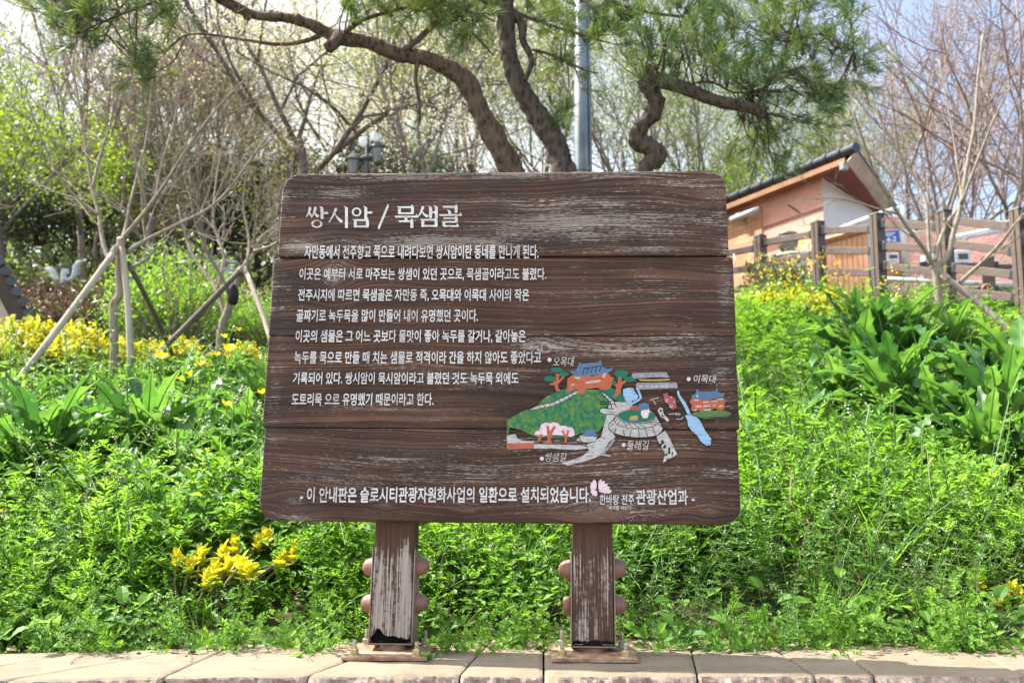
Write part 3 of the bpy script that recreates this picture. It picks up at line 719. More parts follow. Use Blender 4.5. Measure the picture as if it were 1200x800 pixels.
shape(mb, [(258, 608), (275, 585), (268, 500), (284, 498), (290, 535), (315, 500), (328, 504), (300, 560), (296, 590), (304, 608)], 'orange'); shape(mb, [(214, 595), (220, 565), (236, 550), (248, 556), (236, 575), (232, 598)], 'orange'); shape(mb, [(378, 604), (385, 580), (362, 530), (374, 526), (388, 556), (402, 528), (412, 532), (396, 580), (396, 606)], 'orange')
obj('painted_blossom', mb, PT, pmap, label='pale pink blossom trees in front of the hill')
mb = MB()   # stairs, lower walls, road
st = [(155, 400), (215, 372), (300, 355), (380, 318), (445, 287), (465, 286), (450, 305), (380, 345), (310, 376), (225, 392)]
shape(mb, st, 'white'); line(mb, st[:5], 4); line(mb, [st[6], st[7], st[8], st[9]], 4)
for a, b in (((220, 372), (230, 390)), ((250, 365), (260, 385)), ((285, 358), (296, 378)), ((318, 348), (330, 368)), ((345, 335), (358, 355)), ((375, 322), (388, 342)), ((400, 310), (412, 328)), ((425, 298), (437, 314))): line(mb, [a, b], 4)
shape(mb, [(20, 560), (75, 552), (85, 575), (115, 592), (190, 594), (192, 610), (22, 608)], 'white'); shape(mb, [(20, 608), (188, 606), (192, 642), (20, 646)], 'orange')
shape(mb, [(192, 613), (400, 620), (500, 622), (530, 640), (450, 650), (300, 642), (192, 642)], 'white')
shape(mb, [(660, 360), (700, 350), (800, 350), (810, 390), (720, 425), (690, 450), (670, 520), (700, 570), (660, 600), (615, 680), (560, 705), (480, 730), (400, 748), (360, 730), (420, 715), (490, 690), (535, 655), (520, 620), (560, 600), (610, 570), (640, 450)], 'white')
shape(mb, [(600, 398), (615, 390), (690, 395), (690, 425), (630, 428), (602, 415)], 'white'); line(mb, [(690, 425), (630, 428), (602, 415), (600, 398), (615, 390), (690, 395)], 4)
shape(mb, [(605, 285), (640, 300), (690, 345), (705, 385), (678, 385), (665, 350), (625, 310)], 'white'); line(mb, [(605, 285), (640, 300), (690, 345), (705, 385)], 5); line(mb, [(598, 292), (625, 310), (665, 350), (678, 390)], 5)
for a, b in (((622, 292), (618, 305)), ((642, 305), (636, 320)), ((662, 322), (652, 338)), ((682, 342), (666, 352)), ((695, 362), (672, 368))): line(mb, [a, b], 4)
line(mb, [(600, 355), (615, 345), (640, 352), (660, 345)], 6); line(mb, [(605, 365), (640, 362), (668, 366)], 7)
shape(mb, [(610, 680), (640, 640), (690, 575), (700, 590), (660, 640), (635, 668), (650, 680), (672, 684), (665, 690), (630, 688)], 'grey')
line(mb, [(606, 680), (668, 688)], 7, 'white')
shape(mb, [(455, 590), (480, 560), (585, 570), (575, 600), (530, 608)], 'white'); shape(mb, [(475, 562), (500, 548), (515, 525), (560, 525), (592, 562), (550, 568)], 'blue'); line(mb, [(468, 575), (500, 606), (575, 600)], 4)
line(mb, [(20, 457), (60, 440), (110, 410), (165, 392)], 3)
obj('painted_road', mb, PT, pmap, label='white stairs, walls and winding road')
mb = MB()   # the stone-edged well and its buildings
well = [(78, 480), (80, 455), (105, 430), (130, 400), (165, 370), (215, 355), (300, 350), (370, 360), (400, 385), (440, 450), (455, 485), (445, 510), (410, 535), (350, 545), (270, 548), (190, 540), (120, 520), (90, 500)]
shape(mb, well, 'white', B_); line(mb, well + well[:1], 5, 'black', B_)
shape(mb, blob(275, 402, 124, 42, 20, .02), 'green', B_)
e2 = [(275 + 160 * math.cos(a), 425 + 62 * math.sin(a)) for a in np.linspace(-.3, math.pi + .3, 14)]
line(mb, e2, 4, 'black', B_)
e1 = [(275 + 128 * math.cos(a), 404 + 46 * math.sin(a)) for a in np.linspace(0, 2 * math.pi, 22)]; line(mb, e1, 4, 'black', B_)
for k in range(2, 12): line(mb, [e1[k], e2[min(13, max(0, int((k - 1) * 1.25)))]], 3, 'black', B_)
for a, b in (((110, 450), (90, 470)), ((130, 480), (120, 515)), ((175, 490), (190, 535)), ((235, 495), (225, 540)), ((285, 492), (290, 545)), ((330, 485), (350, 540)), ((380, 475), (405, 530)), ((415, 450), (445, 470))): line(mb, [a, b], 4, 'black', B_)
shape(mb, [(222, 352), (232, 334), (262, 326), (290, 335), (296, 358), (240, 360)], 'red', B_); shape(mb, [(283, 335), (290, 315), (325, 304), (355, 315), (365, 350), (340, 360), (298, 358)], 'blue', B_); shape(mb, [(305, 360), (360, 350), (363, 372), (348, 412), (318, 414), (302, 385)], 'pink', B_)
shape(mb, [(218, 418), (232, 398), (275, 396), (288, 416), (250, 420)], 'yellow', B_); shape(mb, [(222, 420), (282, 420), (278, 432), (225, 432)], 'grey', B_)
obj('painted_well', mb, PT, pmap, label='stone-ringed well seen from above')
mb = MB()   # roofs, stream, small road and car
shape(mb, [(240, 105), (262, 98), (484, 94), (490, 118), (500, 122), (498, 132), (400, 130), (250, 138), (238, 125)], 'grey', B_); shape(mb, [(284, 142), (380, 145), (500, 140), (503, 150), (440, 156), (300, 155)], 'yellow', B_)
shape(mb, [(268, 180), (278, 168), (548, 164), (556, 178), (558, 206), (420, 210), (280, 214), (268, 198)], 'grey', B_)
for x in (290, 335, 372, 400, 440, 470, 505): shape(mb, [(x, 186), (x + 22, 184), (x + 24, 196), (x, 200)], 'white', B_)
for x in (300, 350, 405, 440): shape(mb, [(x, 118), (x + 25, 116), (x + 24, 121), (x, 123)], 'white', B_)
shape(mb, [(178, 212), (215, 202), (250, 206), (262, 232), (285, 260), (275, 285), (240, 295), (238, 315), (215, 320), (195, 290), (180, 255)], 'sky', B_); shape(mb, [(268, 205), (284, 202), (300, 240), (310, 272), (295, 290), (250, 316), (235, 320), (238, 306), (280, 284), (295, 268)], 'sky', B_)
shape(mb, [(552, 222), (566, 222), (575, 255), (610, 300), (640, 360), (648, 388), (625, 385), (600, 330), (570, 280), (556, 250)], 'sky', B_)
shape(mb, [(608, 392), (650, 390), (690, 405), (720, 440), (748, 500), (790, 555), (788, 600), (755, 602), (720, 575), (690, 530), (655, 500), (630, 465), (626, 430)], 'sky', B_)
shape(mb, [(455, 244), (488, 236), (492, 255), (540, 275), (552, 340), (520, 355), (500, 325), (470, 300)], 'red', B_)
for b in (blob(482, 290, 12, 12, seed=8), blob(512, 328, 12, 12, seed=9)): shape(mb, b, 'white', B_)
shape(mb, blob(482, 290, 5, 5), 'black', B_); shape(mb, blob(512, 328, 5, 5), 'black', B_); shape(mb, blob(515, 268, 6, 6), 'white', B_); shape(mb, blob(533, 300, 6, 6), 'white', B_)
shape(mb, [(418, 360), (436, 338), (452, 345), (462, 385), (500, 425), (485, 440), (465, 415), (440, 405)], 'white', B_)
for b in (blob(440, 362, 8, 9, seed=11), blob(465, 373, 7, 7, seed=12), blob(452, 398, 7, 8, seed=13)): shape(mb, b, 'black', B_)
line(mb, [(365, 290), (385, 280), (425, 272)], 6, 'white', B_); line(mb, [(385, 285), (405, 318)], 5, 'white', B_); line(mb, [(495, 385), (545, 383), (578, 385)], 5, 'white', B_); line(mb, [(545, 375), (550, 396)], 5, 'white', B_); line(mb, [(562, 374), (568, 396)], 5, 'white', B_); line(mb, [(548, 420), (580, 420), (598, 404)], 5, 'white', B_)
leg = [(410, 540), (470, 500), (490, 530), (520, 590), (555, 665), (500, 695), (455, 725), (462, 690), (470, 660), (450, 620), (425, 580)]
shape(mb, leg, 'white', B_)
for b in (blob(452, 580, 10, 16, seed=21, wob=.4), blob(470, 610, 12, 14, seed=22, wob=.4), blob(440, 600, 8, 12, seed=23, wob=.4), blob(500, 640, 9, 22, seed=24, wob=.5), blob(480, 668, 9, 10, seed=25, wob=.5), blob(520, 660, 6, 14, seed=26, wob=.5), blob(486, 700, 9, 6, seed=27, wob=.5)): shape(mb, b, 'black', B_)
obj('painted_stream', mb, PT, pmap, label='grey roofs, pale blue stream and small car')
mb = MB()
shape(mb, [(640, 300), (655, 275), (800, 285), (878, 270), (886, 300), (880, 352), (835, 355), (825, 345), (740, 362), (715, 372), (700, 350), (668, 368), (650, 358), (655, 320)], 'orange', B_)
shape(mb, [(650, 258), (680, 245), (690, 210), (700, 215), (706, 228), (820, 225), (828, 200), (834, 204), (835, 230), (882, 252), (870, 266), (820, 278), (740, 284), (670, 282)], 'blue', B_)
shape(mb, [(684, 265), (698, 240), (702, 268)], 'white', B_)
for (x, y, w_) in ((672, 285, 30), (735, 298, 40), (790, 295, 40), (680, 328, 40), (735, 325, 50), (800, 322, 20), (845, 325, 25), (832, 280, 40), (670, 352, 25), (740, 352, 50)): shape(mb, [(x, y), (x + w_, y - 3), (x + w_, y + 8), (x, y + 10)], 'white', B_)
shape(mb, [(645, 388), (680, 370), (760, 362), (860, 355), (920, 372), (935, 385), (905, 405), (820, 410), (740, 418), (690, 405)], 'moss', B_); line(mb, [(660, 395), (720, 412), (780, 408), (860, 404), (930, 388)], 4, 'black', B_)
obj('painted_pavilion', mb, PT, pmap, label='smaller orange pavilion with a blue roof on a mossy strip')
for k, (t, x0, x1, y0, y1, x, y) in enumerate((("오목대", 648, 673, 418, 429, 644, 421.5), ("쌍샘길", 639, 664, 530, 540.5, 635, 537), ("둘레길", 735, 760.5, 516, 527, 731, 521), ("이목대", 813, 839.5, 439, 448.5, 807, 444))):
    mb = MB(); put_text(mb, t, x0, x1, y0, y1, -.004, .22, .0047); obj('place_name', mb, LETTER, pmap)
    mb = MB(); shape(mb, blob(x, y, 2.4, 2.4, 14, .03, k), 'pink', lambda a, b: (a, b)); obj('painted_dot', mb, PT, pmap)
mb = MB()   # flower emblem
idt = lambda a, b: (a, b)
def C_(x, y): return (580 + x / 4.615, 550 + y / 4.615)
for (ang, ln, wd, cx, cyy) in ((150, 32, 8, 545, 105), (125, 40, 9, 545, 105), (105, 48, 10, 548, 105), (170, 28, 8, 545, 108), (200, 30, 8, 548, 112), (230, 28, 9, 548, 115), (255, 30, 9, 550, 112), (75, 50, 9, 560, 105), (55, 52, 9, 560, 108), (35, 55, 9, 560, 112), (18, 60, 9, 560, 115), (0, 66, 12, 560, 117)):
    d = np.array([math.cos(math.radians(ang)), -math.sin(math.radians(ang))]); nn = np.array([-d[1], d[0]]); c0 = np.array([cx, cyy])
    ln *= 1.12; wd *= 1.15; shape(mb, [c0, c0 + d * ln * .45 + nn * wd * .8, c0 + d * ln * .8 + nn * wd * .9, c0 + d * ln, c0 + d * ln * .8 - nn * wd * .9, c0 + d * ln * .45 - nn * wd * .8], 'pink', C_)
em = obj('flower_emblem', mb, PT, sign, label='pale pink petal emblem')
mb = MB(); put_text(mb, "한바탕 전주", 703, 743, 579, 591, .006, .1, .0047); put_text(mb, "세계를 비빈다", 713, 740, 592, 597, .0, .1, .0047); obj('slogan', mb, LETTER, em, label='small handwritten slogan')

# posts and feet -------------------------------------------------------
def post_wood(name, bare):
    n = NT(name); c = n.co(sign); x, y, z = n.sep(c)[0], n.sep(c)[1], n.sep(c)[2]
    st = n.noise(n.vec(n.math('MULTIPLY', x, 240.0), n.math('MULTIPLY', y, 240.0), n.math('MULTIPLY', z, 5.0)), 1.0, 4, .6)
    lo = n.noise(n.vec(n.math('MULTIPLY', x, 38.0), n.math('MULTIPLY', y, 38.0), n.math('MULTIPLY', z, 3.0)), 1.0, 4, .6)
    bl = n.noise(c, 70, 4, .7)
    f = n.math('ADD', n.math('MULTIPLY', st, .75), n.math('ADD', n.math('MULTIPLY', lo, .75), n.math('MULTIPLY', bl, .40)))
    f = n.math('SUBTRACT', f, .245)
    f = n.math('SUBTRACT', f, n.math('MULTIPLY', n.sm(z, -.12, -.02), .28))
    m = n.sm(f, bare, bare + .13)
    pal = n.ramp(st, [(.3, (.17, .135, .11)), (.6, (.31, .265, .23))])
    col = n.mix(m, n.ramp(st, [(.35, (.045, .025, .016)), (.7, (.092, .053, .034))]), pal)
    n.bump(n.math('ADD', st, n.math('MULTIPLY', m, -.35)), .6, .004); return n.done(col, .8, 0, .2)
RUST = NT('rusty_steel'); _c = RUST.co()
_col = RUST.ramp(RUST.noise(_c, 22, 7, .7), [(.34, (.16, .055, .022)), (.5, (.30, .17, .10)), (.66, (.42, .33, .25))]); RUST.bump(RUST.noise(_c, 120, 4), .3, .003); RUST = RUST.done(_col, .75, .25, .4)
STEELP = paint('brown_channel', (.22, .165, .13), (.14, .095, .07), .6, 14, .1, 60)
STEEL = paint('zinc_bolt', (.42, .40, .34), (.28, .23, .15), .4, 60, .1, 80, .7)
BRASS = paint('yellow_zinc_nut', (.50, .40, .17), (.34, .27, .12), .4, 60, .1, 80, .6)
CAP = paint('plastic_cap', (.205, .098, .072), (.155, .075, .055), .45, 9, .05, 80)
ROT = paint('rotten_hole', (.006, .005, .004), (.002, .002, .002), 1, 60, .5)
def sign_post(pxc, wood, lab, missing, hole):
    s0 = bd(pxc, 690, -TH)[0]; wd, dp = .116, .105
    zb = -.335                                     # bottom of the timber in board coordinates
    T = lambda s, d, t: B0 + r_ * s - n_ * d + u_ * t          # d = behind the board's face
    def slab(mb, s0_, s1_, d0, d1, t0, t1, m=0):
        V = [T(a, b, c) for c in (t0, t1) for b in (d0, d1) for a in (s0_, s1_)]
        mb.add(V, [[0, 2, 3, 1], [4, 5, 7, 6], [0, 1, 5, 4], [2, 6, 7, 3], [0, 4, 6, 2], [1, 3, 7, 5]], m)
    d0 = TH + .001; d1 = d0 + dp
    mb = MB()
    # timber with a ragged lower end
    nx = 15; xs = np.linspace(-wd / 2, wd / 2, nx)
    low = np.array([zb + .004 + .012 * abs(vnoise(x * 90, 0.3, int(pxc))) for x in xs])
    if hole: low = low + .030 * np.exp(-((xs + .036) / .016) ** 2) + .008 * np.exp(-((xs - .0) / .02) ** 2)
    P = [(x, l) for x, l in zip(xs, low)] + [(wd / 2, .80), (-wd / 2, .80)]
    mb.poly([T(s0 + a, d0, b) for a, b in P], -n_ * dp)
    post = obj('post', mb, wood, sign, bevel=.003, label=lab)
    # welded shoe: two side plates, back plate, bottom
    mb = MB(); t1 = -.078; th = .004; g = .002
    slab(mb, s0 - wd / 2 - g - th, s0 - wd / 2 - g, d0 + .001, d1 + .008, zb - .006, t1)
    slab(mb, s0 + wd / 2 + g, s0 + wd / 2 + g + th, d0 + .001, d1 + .008, zb - .006, t1)
    slab(mb, s0 - wd / 2 - g, s0 + wd / 2 + g, d1 + .003, d1 + .008, zb - .006, t1 - .001)
    slab(mb, s0 - wd / 2 - g - th, s0 + wd / 2 + g + th, d0 + .001, d1 + .008, zb - .011, zb - .0065)
    obj('steel_shoe', mb, [STEELP], post, bevel=.0012, label='painted steel shoe around the post foot')
    if hole:
        mb = MB(); slab(mb, s0 - wd / 2 + .002, s0 + wd / 2 - .002, d0 + .03, d0 + .05, zb - .003, zb + .06); obj('rotten_core', mb, ROT, post)
    for (sd, tt) in ((-1, -.128), (-1, -.232), (1, -.128), (1, -.232)):
        if missing and sd == -1 and tt < -.2: prof = [(.001, .022), (.017, .022), (.026, .020), (.027, .012), (.0275, 0), (.0275, 0)]
        else: prof = [(.0005, .036), (.010, .0345), (.019, .029), (.0245, .021), (.027, .012), (.0275, .0105), (.0285, .010), (.029, 0)]
        ax = r_ * sd; e1 = u_; e2 = np.cross(ax, e1)
        R = np.stack([e1, e2, ax], 1); c = T(s0 + sd * (wd / 2 + g + th), d0 + dp * .5, tt + (.004 if sd > 0 else 0))
        mb = MB(); mb.lathe(prof, c, 28, R); obj('bolt_cap', mb, CAP, post, smooth=True)
    c = T(s0, (d0 + d1) / 2, zb); mb = MB()
    mb.lathe([(.001, .0), (.045, .0), (.042, .012), (.038, .018), (.038, c[2] + .005)], (c[0], c[1] + .0, .0), 24)
    mb.V[-1][:, 2] = np.clip(mb.V[-1][:, 2], .006, c[2] - .008)
    # foot plate and anchors
    pc = np.array([c[0] - .002, c[1] - .032]); pw = .238; th2 = .010
    yaw = -YAW; cs, sn = math.cos(yaw), math.sin(yaw); R3 = np.array([[cs, -sn, 0], [sn, cs, 0], [0, 0, 1.]])
    pl = MB(); pl.box((pc[0], pc[1], .0022 + th2 / 2), (pw, pw, th2), R3)
    plate = obj('base_plate', pl, RUST, sign, bevel=.001, label='rusty square foot plate')
    obj('stub_pipe', mb, RUST, plate, smooth=False)
    k = 0
    for (a, b) in ((-1, -1), (1, -1), (-1, 1), (1, 1)):
        q = R3 @ np.array([a * .088, b * .088, 0]); x, y = pc[0] + q[0], pc[1] + q[1]; z = .0022 + th2
        ln = (.040, .036, .042, .038)[k]; k += 1
        lean = np.array([.03 * math.sin(k * 2.1 + pxc), .03 * math.cos(k * 1.3), 1.0])
        m2 = MB(); m2.lathe([(.001, .003), (.017, .003), (.018, .0)], (x, y, z), 18, m=0)
        m2.lathe([(.001, .0175), (.0095, .0175), (.0118, .0155), (.0118, .003)], (x, y, z), 6, m=1)
        P = [np.array([x, y, z + .01]) + lean * t for t in np.linspace(0, ln - .008, 9)]
        m2.tube(P, [.0058 if i % 2 else .0064 for i in range(8)] + [.005], 12, 0)
        obj('anchor_bolt', m2, [STEEL, BRASS if k in (1, 2) else STEEL], plate)
sign_post(459.5, post_wood('post_wood_bare', .61), 'bare flaking post with a rotten foot', False, True)
sign_post(695, post_wood('post_wood_brown', .72), 'browner post with some paint left', True, False)

# ------------------------------------------------------------------ fence, house, pole, lamp, small buildings
def frame_from(dx):                       # rotation whose x axis lies along dx (horizontal), z up
    dx = np.array([dx[0], dx[1], 0.0]); dx /= np.linalg.norm(dx); return np.stack([dx, [-dx[1], dx[0], 0], [0, 0, 1]], 1)
FENCE = paint('fence_brown', (.115, .077, .059), (.078, .052, .041), .6, 5, .25, 40, 0, (1, 1, 8))
FBLK = paint('fence_bracket', (.03, .03, .035), None, .5, 8, 0)
def fence():
    spec = [(825, 290, 16.0), (890.5, 277.5, 15.0), (958, 261.5, 14.0), (1027, 252.5, 13.0), (1105.5, 249, 12.0), (1193, 247, 11.0), (1296, 246, 10.0)]
    tops = [at(*s) for s in spec]
    root = thing('rail_fence', (tops[4][0], tops[4][1], gzf(*tops[4][:2])), 'brown post and rail fence in front of the pink house', 'fence')
    for i, t in enumerate(tops):
        zb = gzf(t[0], t[1]) - .1; d = (tops[min(i + 1, 6)] - tops[max(i - 1, 0)])[:2]; R = frame_from(d)
        mb = MB(); wd = .148
        for sgn in (-1, 1): mb.box((t[0], t[1], (t[2] + zb) / 2) + R[:, 0] * 0 + R @ np.array([sgn * wd / 4, 0, 0]), (wd / 2 - .012, wd, t[2] - zb), R)
        mb.box((t[0], t[1], (t[2] + zb) / 2 - .02), (.02, wd - .03, t[2] - zb - .04), R)
        p = obj('fence_post', mb, FENCE, root, bevel=.006)
        mb = MB(); mb.box((t[0], t[1], t[2] + .014), (wd + .012, wd + .012, .026), R, 0, .86); obj('post_cap', mb, FBLK, p, bevel=.005)
    # rails: photo heights at each end of every bay
    bays = [((824, 890), [(302, 289.5), (322, 312), (344, 335)]), ((891, 958), [(285.5, 273), (311, 297), (333, 321)]), ((959, 1027), [(272, 266.5), (295.5, 292), (320, 318)]),
            ((1028, 1105), [(264, 263.5), (290, 290), (313, 318), (338, 344)]), ((1107, 1192), [(260.5, 263.5), (288, 292), (316, 320), (343, 347)]), ((1194, 1296), [(262, 268), (292, 298), (321, 330)])]
    for i, ((xa, xb), rows) in enumerate(bays):
        A, B = tops[i], tops[i + 1]; d = (B - A); d2 = d[:2] / np.linalg.norm(d[:2])
        for (ya, yb) in rows:
            P = at(xa, ya, A[1]); Q = at(xb, yb, B[1]); P[:2] = A[:2] + d2 * .10; Q[:2] = B[:2] - d2 * .10
            ax = Q - P; L = np.linalg.norm(ax); ax /= L; R = np.stack([ax, np.cross([0, 0, 1], ax), np.zeros(3)], 1); R[:, 1] /= np.linalg.norm(R[:, 1]); R[:, 2] = np.cross(R[:, 0], R[:, 1])
            mb = MB(); mb.box((P + Q) / 2, (L - .02, .045, .098), R); rl = obj('rail', mb, FENCE, root, bevel=.006)
            for e, sg in ((P, -1), (Q, 1)):
                mb = MB(); mb.box(e + ax * (-sg * .015), (.075, .062, .122), R); obj('rail_bracket', mb, FBLK, rl, bevel=.008)
fence()
# second, lower fence further along
def low_fence():
    t = at(1157, 304, 13.2); R = frame_from((1, -.35)); zb = gzf(t[0], t[1])
    root = thing('low_fence', (t[0], t[1], zb), 'lower brown fence with a round knot emblem behind the taller one', 'fence')
    mb = MB(); mb.box((t[0], t[1], (t[2] + zb) / 2), (.15, .15, t[2] - zb), R); p = obj('fence_post', mb, FENCE, root, bevel=.008)
    mb = MB(); mb.box((t[0], t[1], t[2] + .015), (.165, .165, .03), R, 0, .85); obj('post_cap', mb, FBLK, p, bevel=.005)
    e = at(1156, 340, 13.1); mb = MB()
    a = np.linspace(0, 2 * np.pi, 20); mb.tube(np.stack([e[0] + .07 * np.cos(a), np.full(20, e[1] - .03), e[2] + .07 * np.sin(a)], 1), .016, 8, caps=False); mb.tube([e + [-.05, -.03, 0], e + [.05, -.03, 0]], .014, 8); mb.tube([e + [0, -.035, -.05], e + [0, -.035, .05]], .014, 8)
    obj('knot_emblem', mb, paint('emblem_orange', (.42, .20, .10)), p, smooth=True)
    for (x0, y0, x1, y1, YY) in ((1082, 341, 1148, 342, 13.2), (1166, 340, 1240, 342, 13.2), (1166, 312, 1240, 316, 13.2), (1082, 312, 1148, 313, 13.2), (1172, 361, 1240, 364, 13.2)):
        P, Q = at(x0, y0, YY), at(x1, y1, YY); L = np.linalg.norm(Q - P); mb = MB(); R2 = frame_from(Q - P); mb.box((P + Q) / 2, (L, .05, .10), R2); rl = obj('rail', mb, FENCE, root, bevel=.006)
        for e in (P, Q): mb = MB(); mb.box(e, (.08, .065, .125), R2); obj('rail_bracket', mb, FBLK, rl, bevel=.008)
low_fence()

PINK = paint('pink_render', (.62, .315, .24), (.56, .27, .205), .85, 3, .25, 60)
WHITE = paint('white_render', (.62, .62, .62), (.55, .55, .56), .85, 3, .2, 60)
PIPE = paint('white_pipe', (.66, .66, .66), None, .4, 5, 0)
def brick_mat():
    n = NT('orange_brick'); c = n.co(); x, y, z = n.sep(c); 
    br = n.N.new("ShaderNodeTexBrick"); n.put(br.inputs["Vector"], n.vec(y, z, 0.0)); br.inputs["Scale"].default_value = 3.2; br.inputs["Brick Width"].default_value = .8; br.inputs["Row Height"].default_value = .3
    br.inputs["Color1"].default_value = (.42, .20, .095, 1); br.inputs["Color2"].default_value = (.54, .30, .16, 1); br.inputs["Mortar"].default_value = (.22, .16, .12, 1); br.inputs["Mortar Size"].default_value = .018
    n.bump(n.noise(c, 20, 4), .3, .02); return n.done(br.outputs[0], .9)
def house():
    K = at(963, 208, 17.0); hd = np.array([-.42, .9075, 0]); gd = np.array([.9075, .42, 0]); UP = np.array([0, 0, 1.0])
    g0 = gzf(K[0], K[1]) - .6
    root = thing('house', (K[0], K[1], g0), 'small pink house with a white end wall and dark tiled roof beyond the fence', 'house')
    L = 7.0
    def flatz(p, z): return np.array([p[0], p[1], z])
    # long pink wall
    mb = MB(); a, b = K, K + hd * L; out = -gd
    mb.poly([flatz(a, g0), flatz(b, g0), flatz(b, K[2] + .02), flatz(a, K[2] + .02)], gd * .2); obj('wall', mb, PINK, root, label='long pink side wall')
    # brick-clad stretch with a recess
    mb = MB(); a2, b2 = K + hd * 1.62 - gd * .03, K + hd * 4.0 - gd * .03; mb.poly([flatz(a2, g0), flatz(b2, g0), flatz(b2, K[2] - .12), flatz(a2, K[2] - .12)], gd * .027); obj('brick_facing', mb, brick_mat(), root, label='orange brick facing')
    # ledge line and conduit on the pink wall
    mb = MB(); p = at(963, 243, 17); q = K + hd * 1.6; mb.box((flatz((K + q) / 2, p[2]) - gd * .012), (1.6, .018, .03), frame_from(hd)); obj('wall_seam', mb, paint('seam', (.36, .17, .13)), root)
    # white gable wall
    G1 = at(1022, 254, 17.45); mb = MB(); st = gd * .004
    mb.poly([flatz(K, g0) + st, flatz(G1, g0) + st, flatz(G1, G1[2] + .18) + st, flatz(K, K[2] + .05) + st], hd * .2); obj('end_wall', mb, WHITE, root, label='white rendered end wall')
    # roof slab
    A = at(1003, 176, 15.97); Bp = at(1053, 248, 17.5); A2 = A + hd * (L + 1.5); B2 = Bp + hd * (L + 1.5)
    nrm = np.cross(Bp - A, A2 - A); nrm /= np.linalg.norm(nrm); nrm = nrm if nrm[2] > 0 else -nrm
    mb = MB(); mb.poly([A, Bp, B2, A2], nrm * .07); obj('roof', mb, paint('roof_dark', (.035, .037, .042), None, .5, 6, .2), root, label='dark sloping roof')
    roof = root.children[-1]
    # ridge of round black tiles along the high edge
    nT = 26; RT = paint('ridge_tile', (.03, .033, .04), (.018, .02, .024), .38, 5, .1)
    for k in range(nT):
        c0 = A + hd * (k * .34) + nrm * .05 + np.array([0, 0, .0]); mb = MB()
        mb.tube([c0, c0 + hd * .30, c0 + hd * .305, c0 + hd * .37], [.088, .088, .108, .108], 16); obj('ridge_tile', mb, RT, roof, smooth=False)
    # soffit, fascia, barge board
    S0 = at(991, 190, 16.1); S1 = at(1040, 252, 17.5)
    mb = MB(); mb.poly([S0, S1, K + UP * .0], UP * .02); mb.poly([S1, G1 + hd * .1 + UP * .05, K], UP * .02); obj('soffit', mb, paint('soffit_red', (.25, .085, .065), (.20, .065, .05), .7, 3, .1, 20, 0, (1, 1, 1)), root, label='red-brown boarded soffit')
    mb = MB(); e0 = S0 + hd * 0; e1 = S0 + hd * (L + 1); w1 = K + hd * (L + .8)
    mb.poly([e0, e1, w1, K + hd * .0 + UP * .0], UP * .02); obj('eave_soffit', mb, paint('soffit_orange', (.34, .14, .07), None, .7, 3), root)
    mb = MB(); mb.poly([e0 - UP * .02, e1 - UP * .02, e1 + UP * .075, e0 + UP * .075], -gd * .025); obj('fascia', mb, paint('fascia_orange', (.30, .15, .075), None, .6, 3), root, label='orange timber fascia')
    mb = MB(); mb.poly([A - nrm * .01 + gd * .02, Bp - nrm * .01, S1 + gd * .0, S0 + gd * .02], hd * .03); obj('barge_board', mb, paint('barge_cream', (.50, .43, .36), None, .6, 3), root, label='cream barge board')
    # security lamp under the gable
    c = at(999, 189, 16.0); mb = MB(); c = c + hd * .2 - UP * .03; mb.box(c, (.12, .10, .13), frame_from(gd)); mb.box(c + UP * .08 + hd * .05, (.04, .1, .05), frame_from(gd)); obj('flood_lamp', mb, paint('lamp_grey', (.33, .33, .33), None, .4), root, bevel=.01)
    # iron sign bracket on the pink wall
    c = at(931, 241, 17.6); d = at(947, 256, 17.5); IR = paint('dark_iron', (.05, .03, .025), None, .6)
    mb = MB(); mb.tube([c - gd * .15, d], .016, 8); mb.tube([d, d - UP * .22 + gd * .02], .012, 8); mb.tube([d - UP * .06, d - UP * .12 + gd * .03, d - UP * .22], .02, 8); m_ = (c + d) / 2; mb.tube([m_, m_ - UP * .1], .008, 6); obj('iron_bracket', mb, IR, root)
    c = at(917, 219, 17.8); mb = MB(); mb.box(c, (.16, .1, .06), frame_from(hd)); obj('vent', mb, IR, root)
    c = at(850, 260, 19.0); mb = MB(); mb.tube([c - gd * .0 - hd * .2, c - hd * 1.0], .06, 12); mb.tube([at(865, 254, 18.9), at(865, 254, 18.9) - hd * .12], .085, 12); obj('flue_pipe', mb, paint('flue_grey', (.40, .39, .37), None, .4), root, smooth=True)
    # low stone bits, doorway hollow, jar and bench seen between the rails
    mb = MB(); c0 = at(915, 318, 17.4); c0 = at(915, 330, 17.4); mb.box(c0, (.5, .4, .9), frame_from(hd)); obj('stone_pier', mb, paint('porch_stone', (.36, .22, .14), (.2, .12, .09), .9, 6, .6, 20), root)
    # white downpipe at the right end
    mb = MB(); mb.tube([at(1057, 242, 15.4), at(1058, 255, 15.4), at(1062, 330, 15.4)], .05, 12); obj('downpipe', mb, PIPE, root, smooth=True)
    mb = MB(); mb.tube([at(985, 268, 15.6), at(1030, 251, 15.5), at(1057, 243, 15.4)], .042, 12); obj('gutter_pipe', mb, PIPE, root, smooth=True)
    # pink porch pier carrying the number plate
    mb = MB(); p0, p1 = at(1034, 300, 15.6), at(1063, 300, 15.7); R = frame_from(p1 - p0); zt = at(1048, 252, 15.6)[2]; zb = gzf(*p0[:2]) - .3
    mb.box(((p0[0] + p1[0]) / 2, (p0[1] + p1[1]) / 2 + .2, (zt + zb) / 2), (np.linalg.norm(p1 - p0), .35, zt - zb), R); obj('porch_pier', mb, PINK, root, bevel=.01, label='narrow pink pier at the corner')
house()
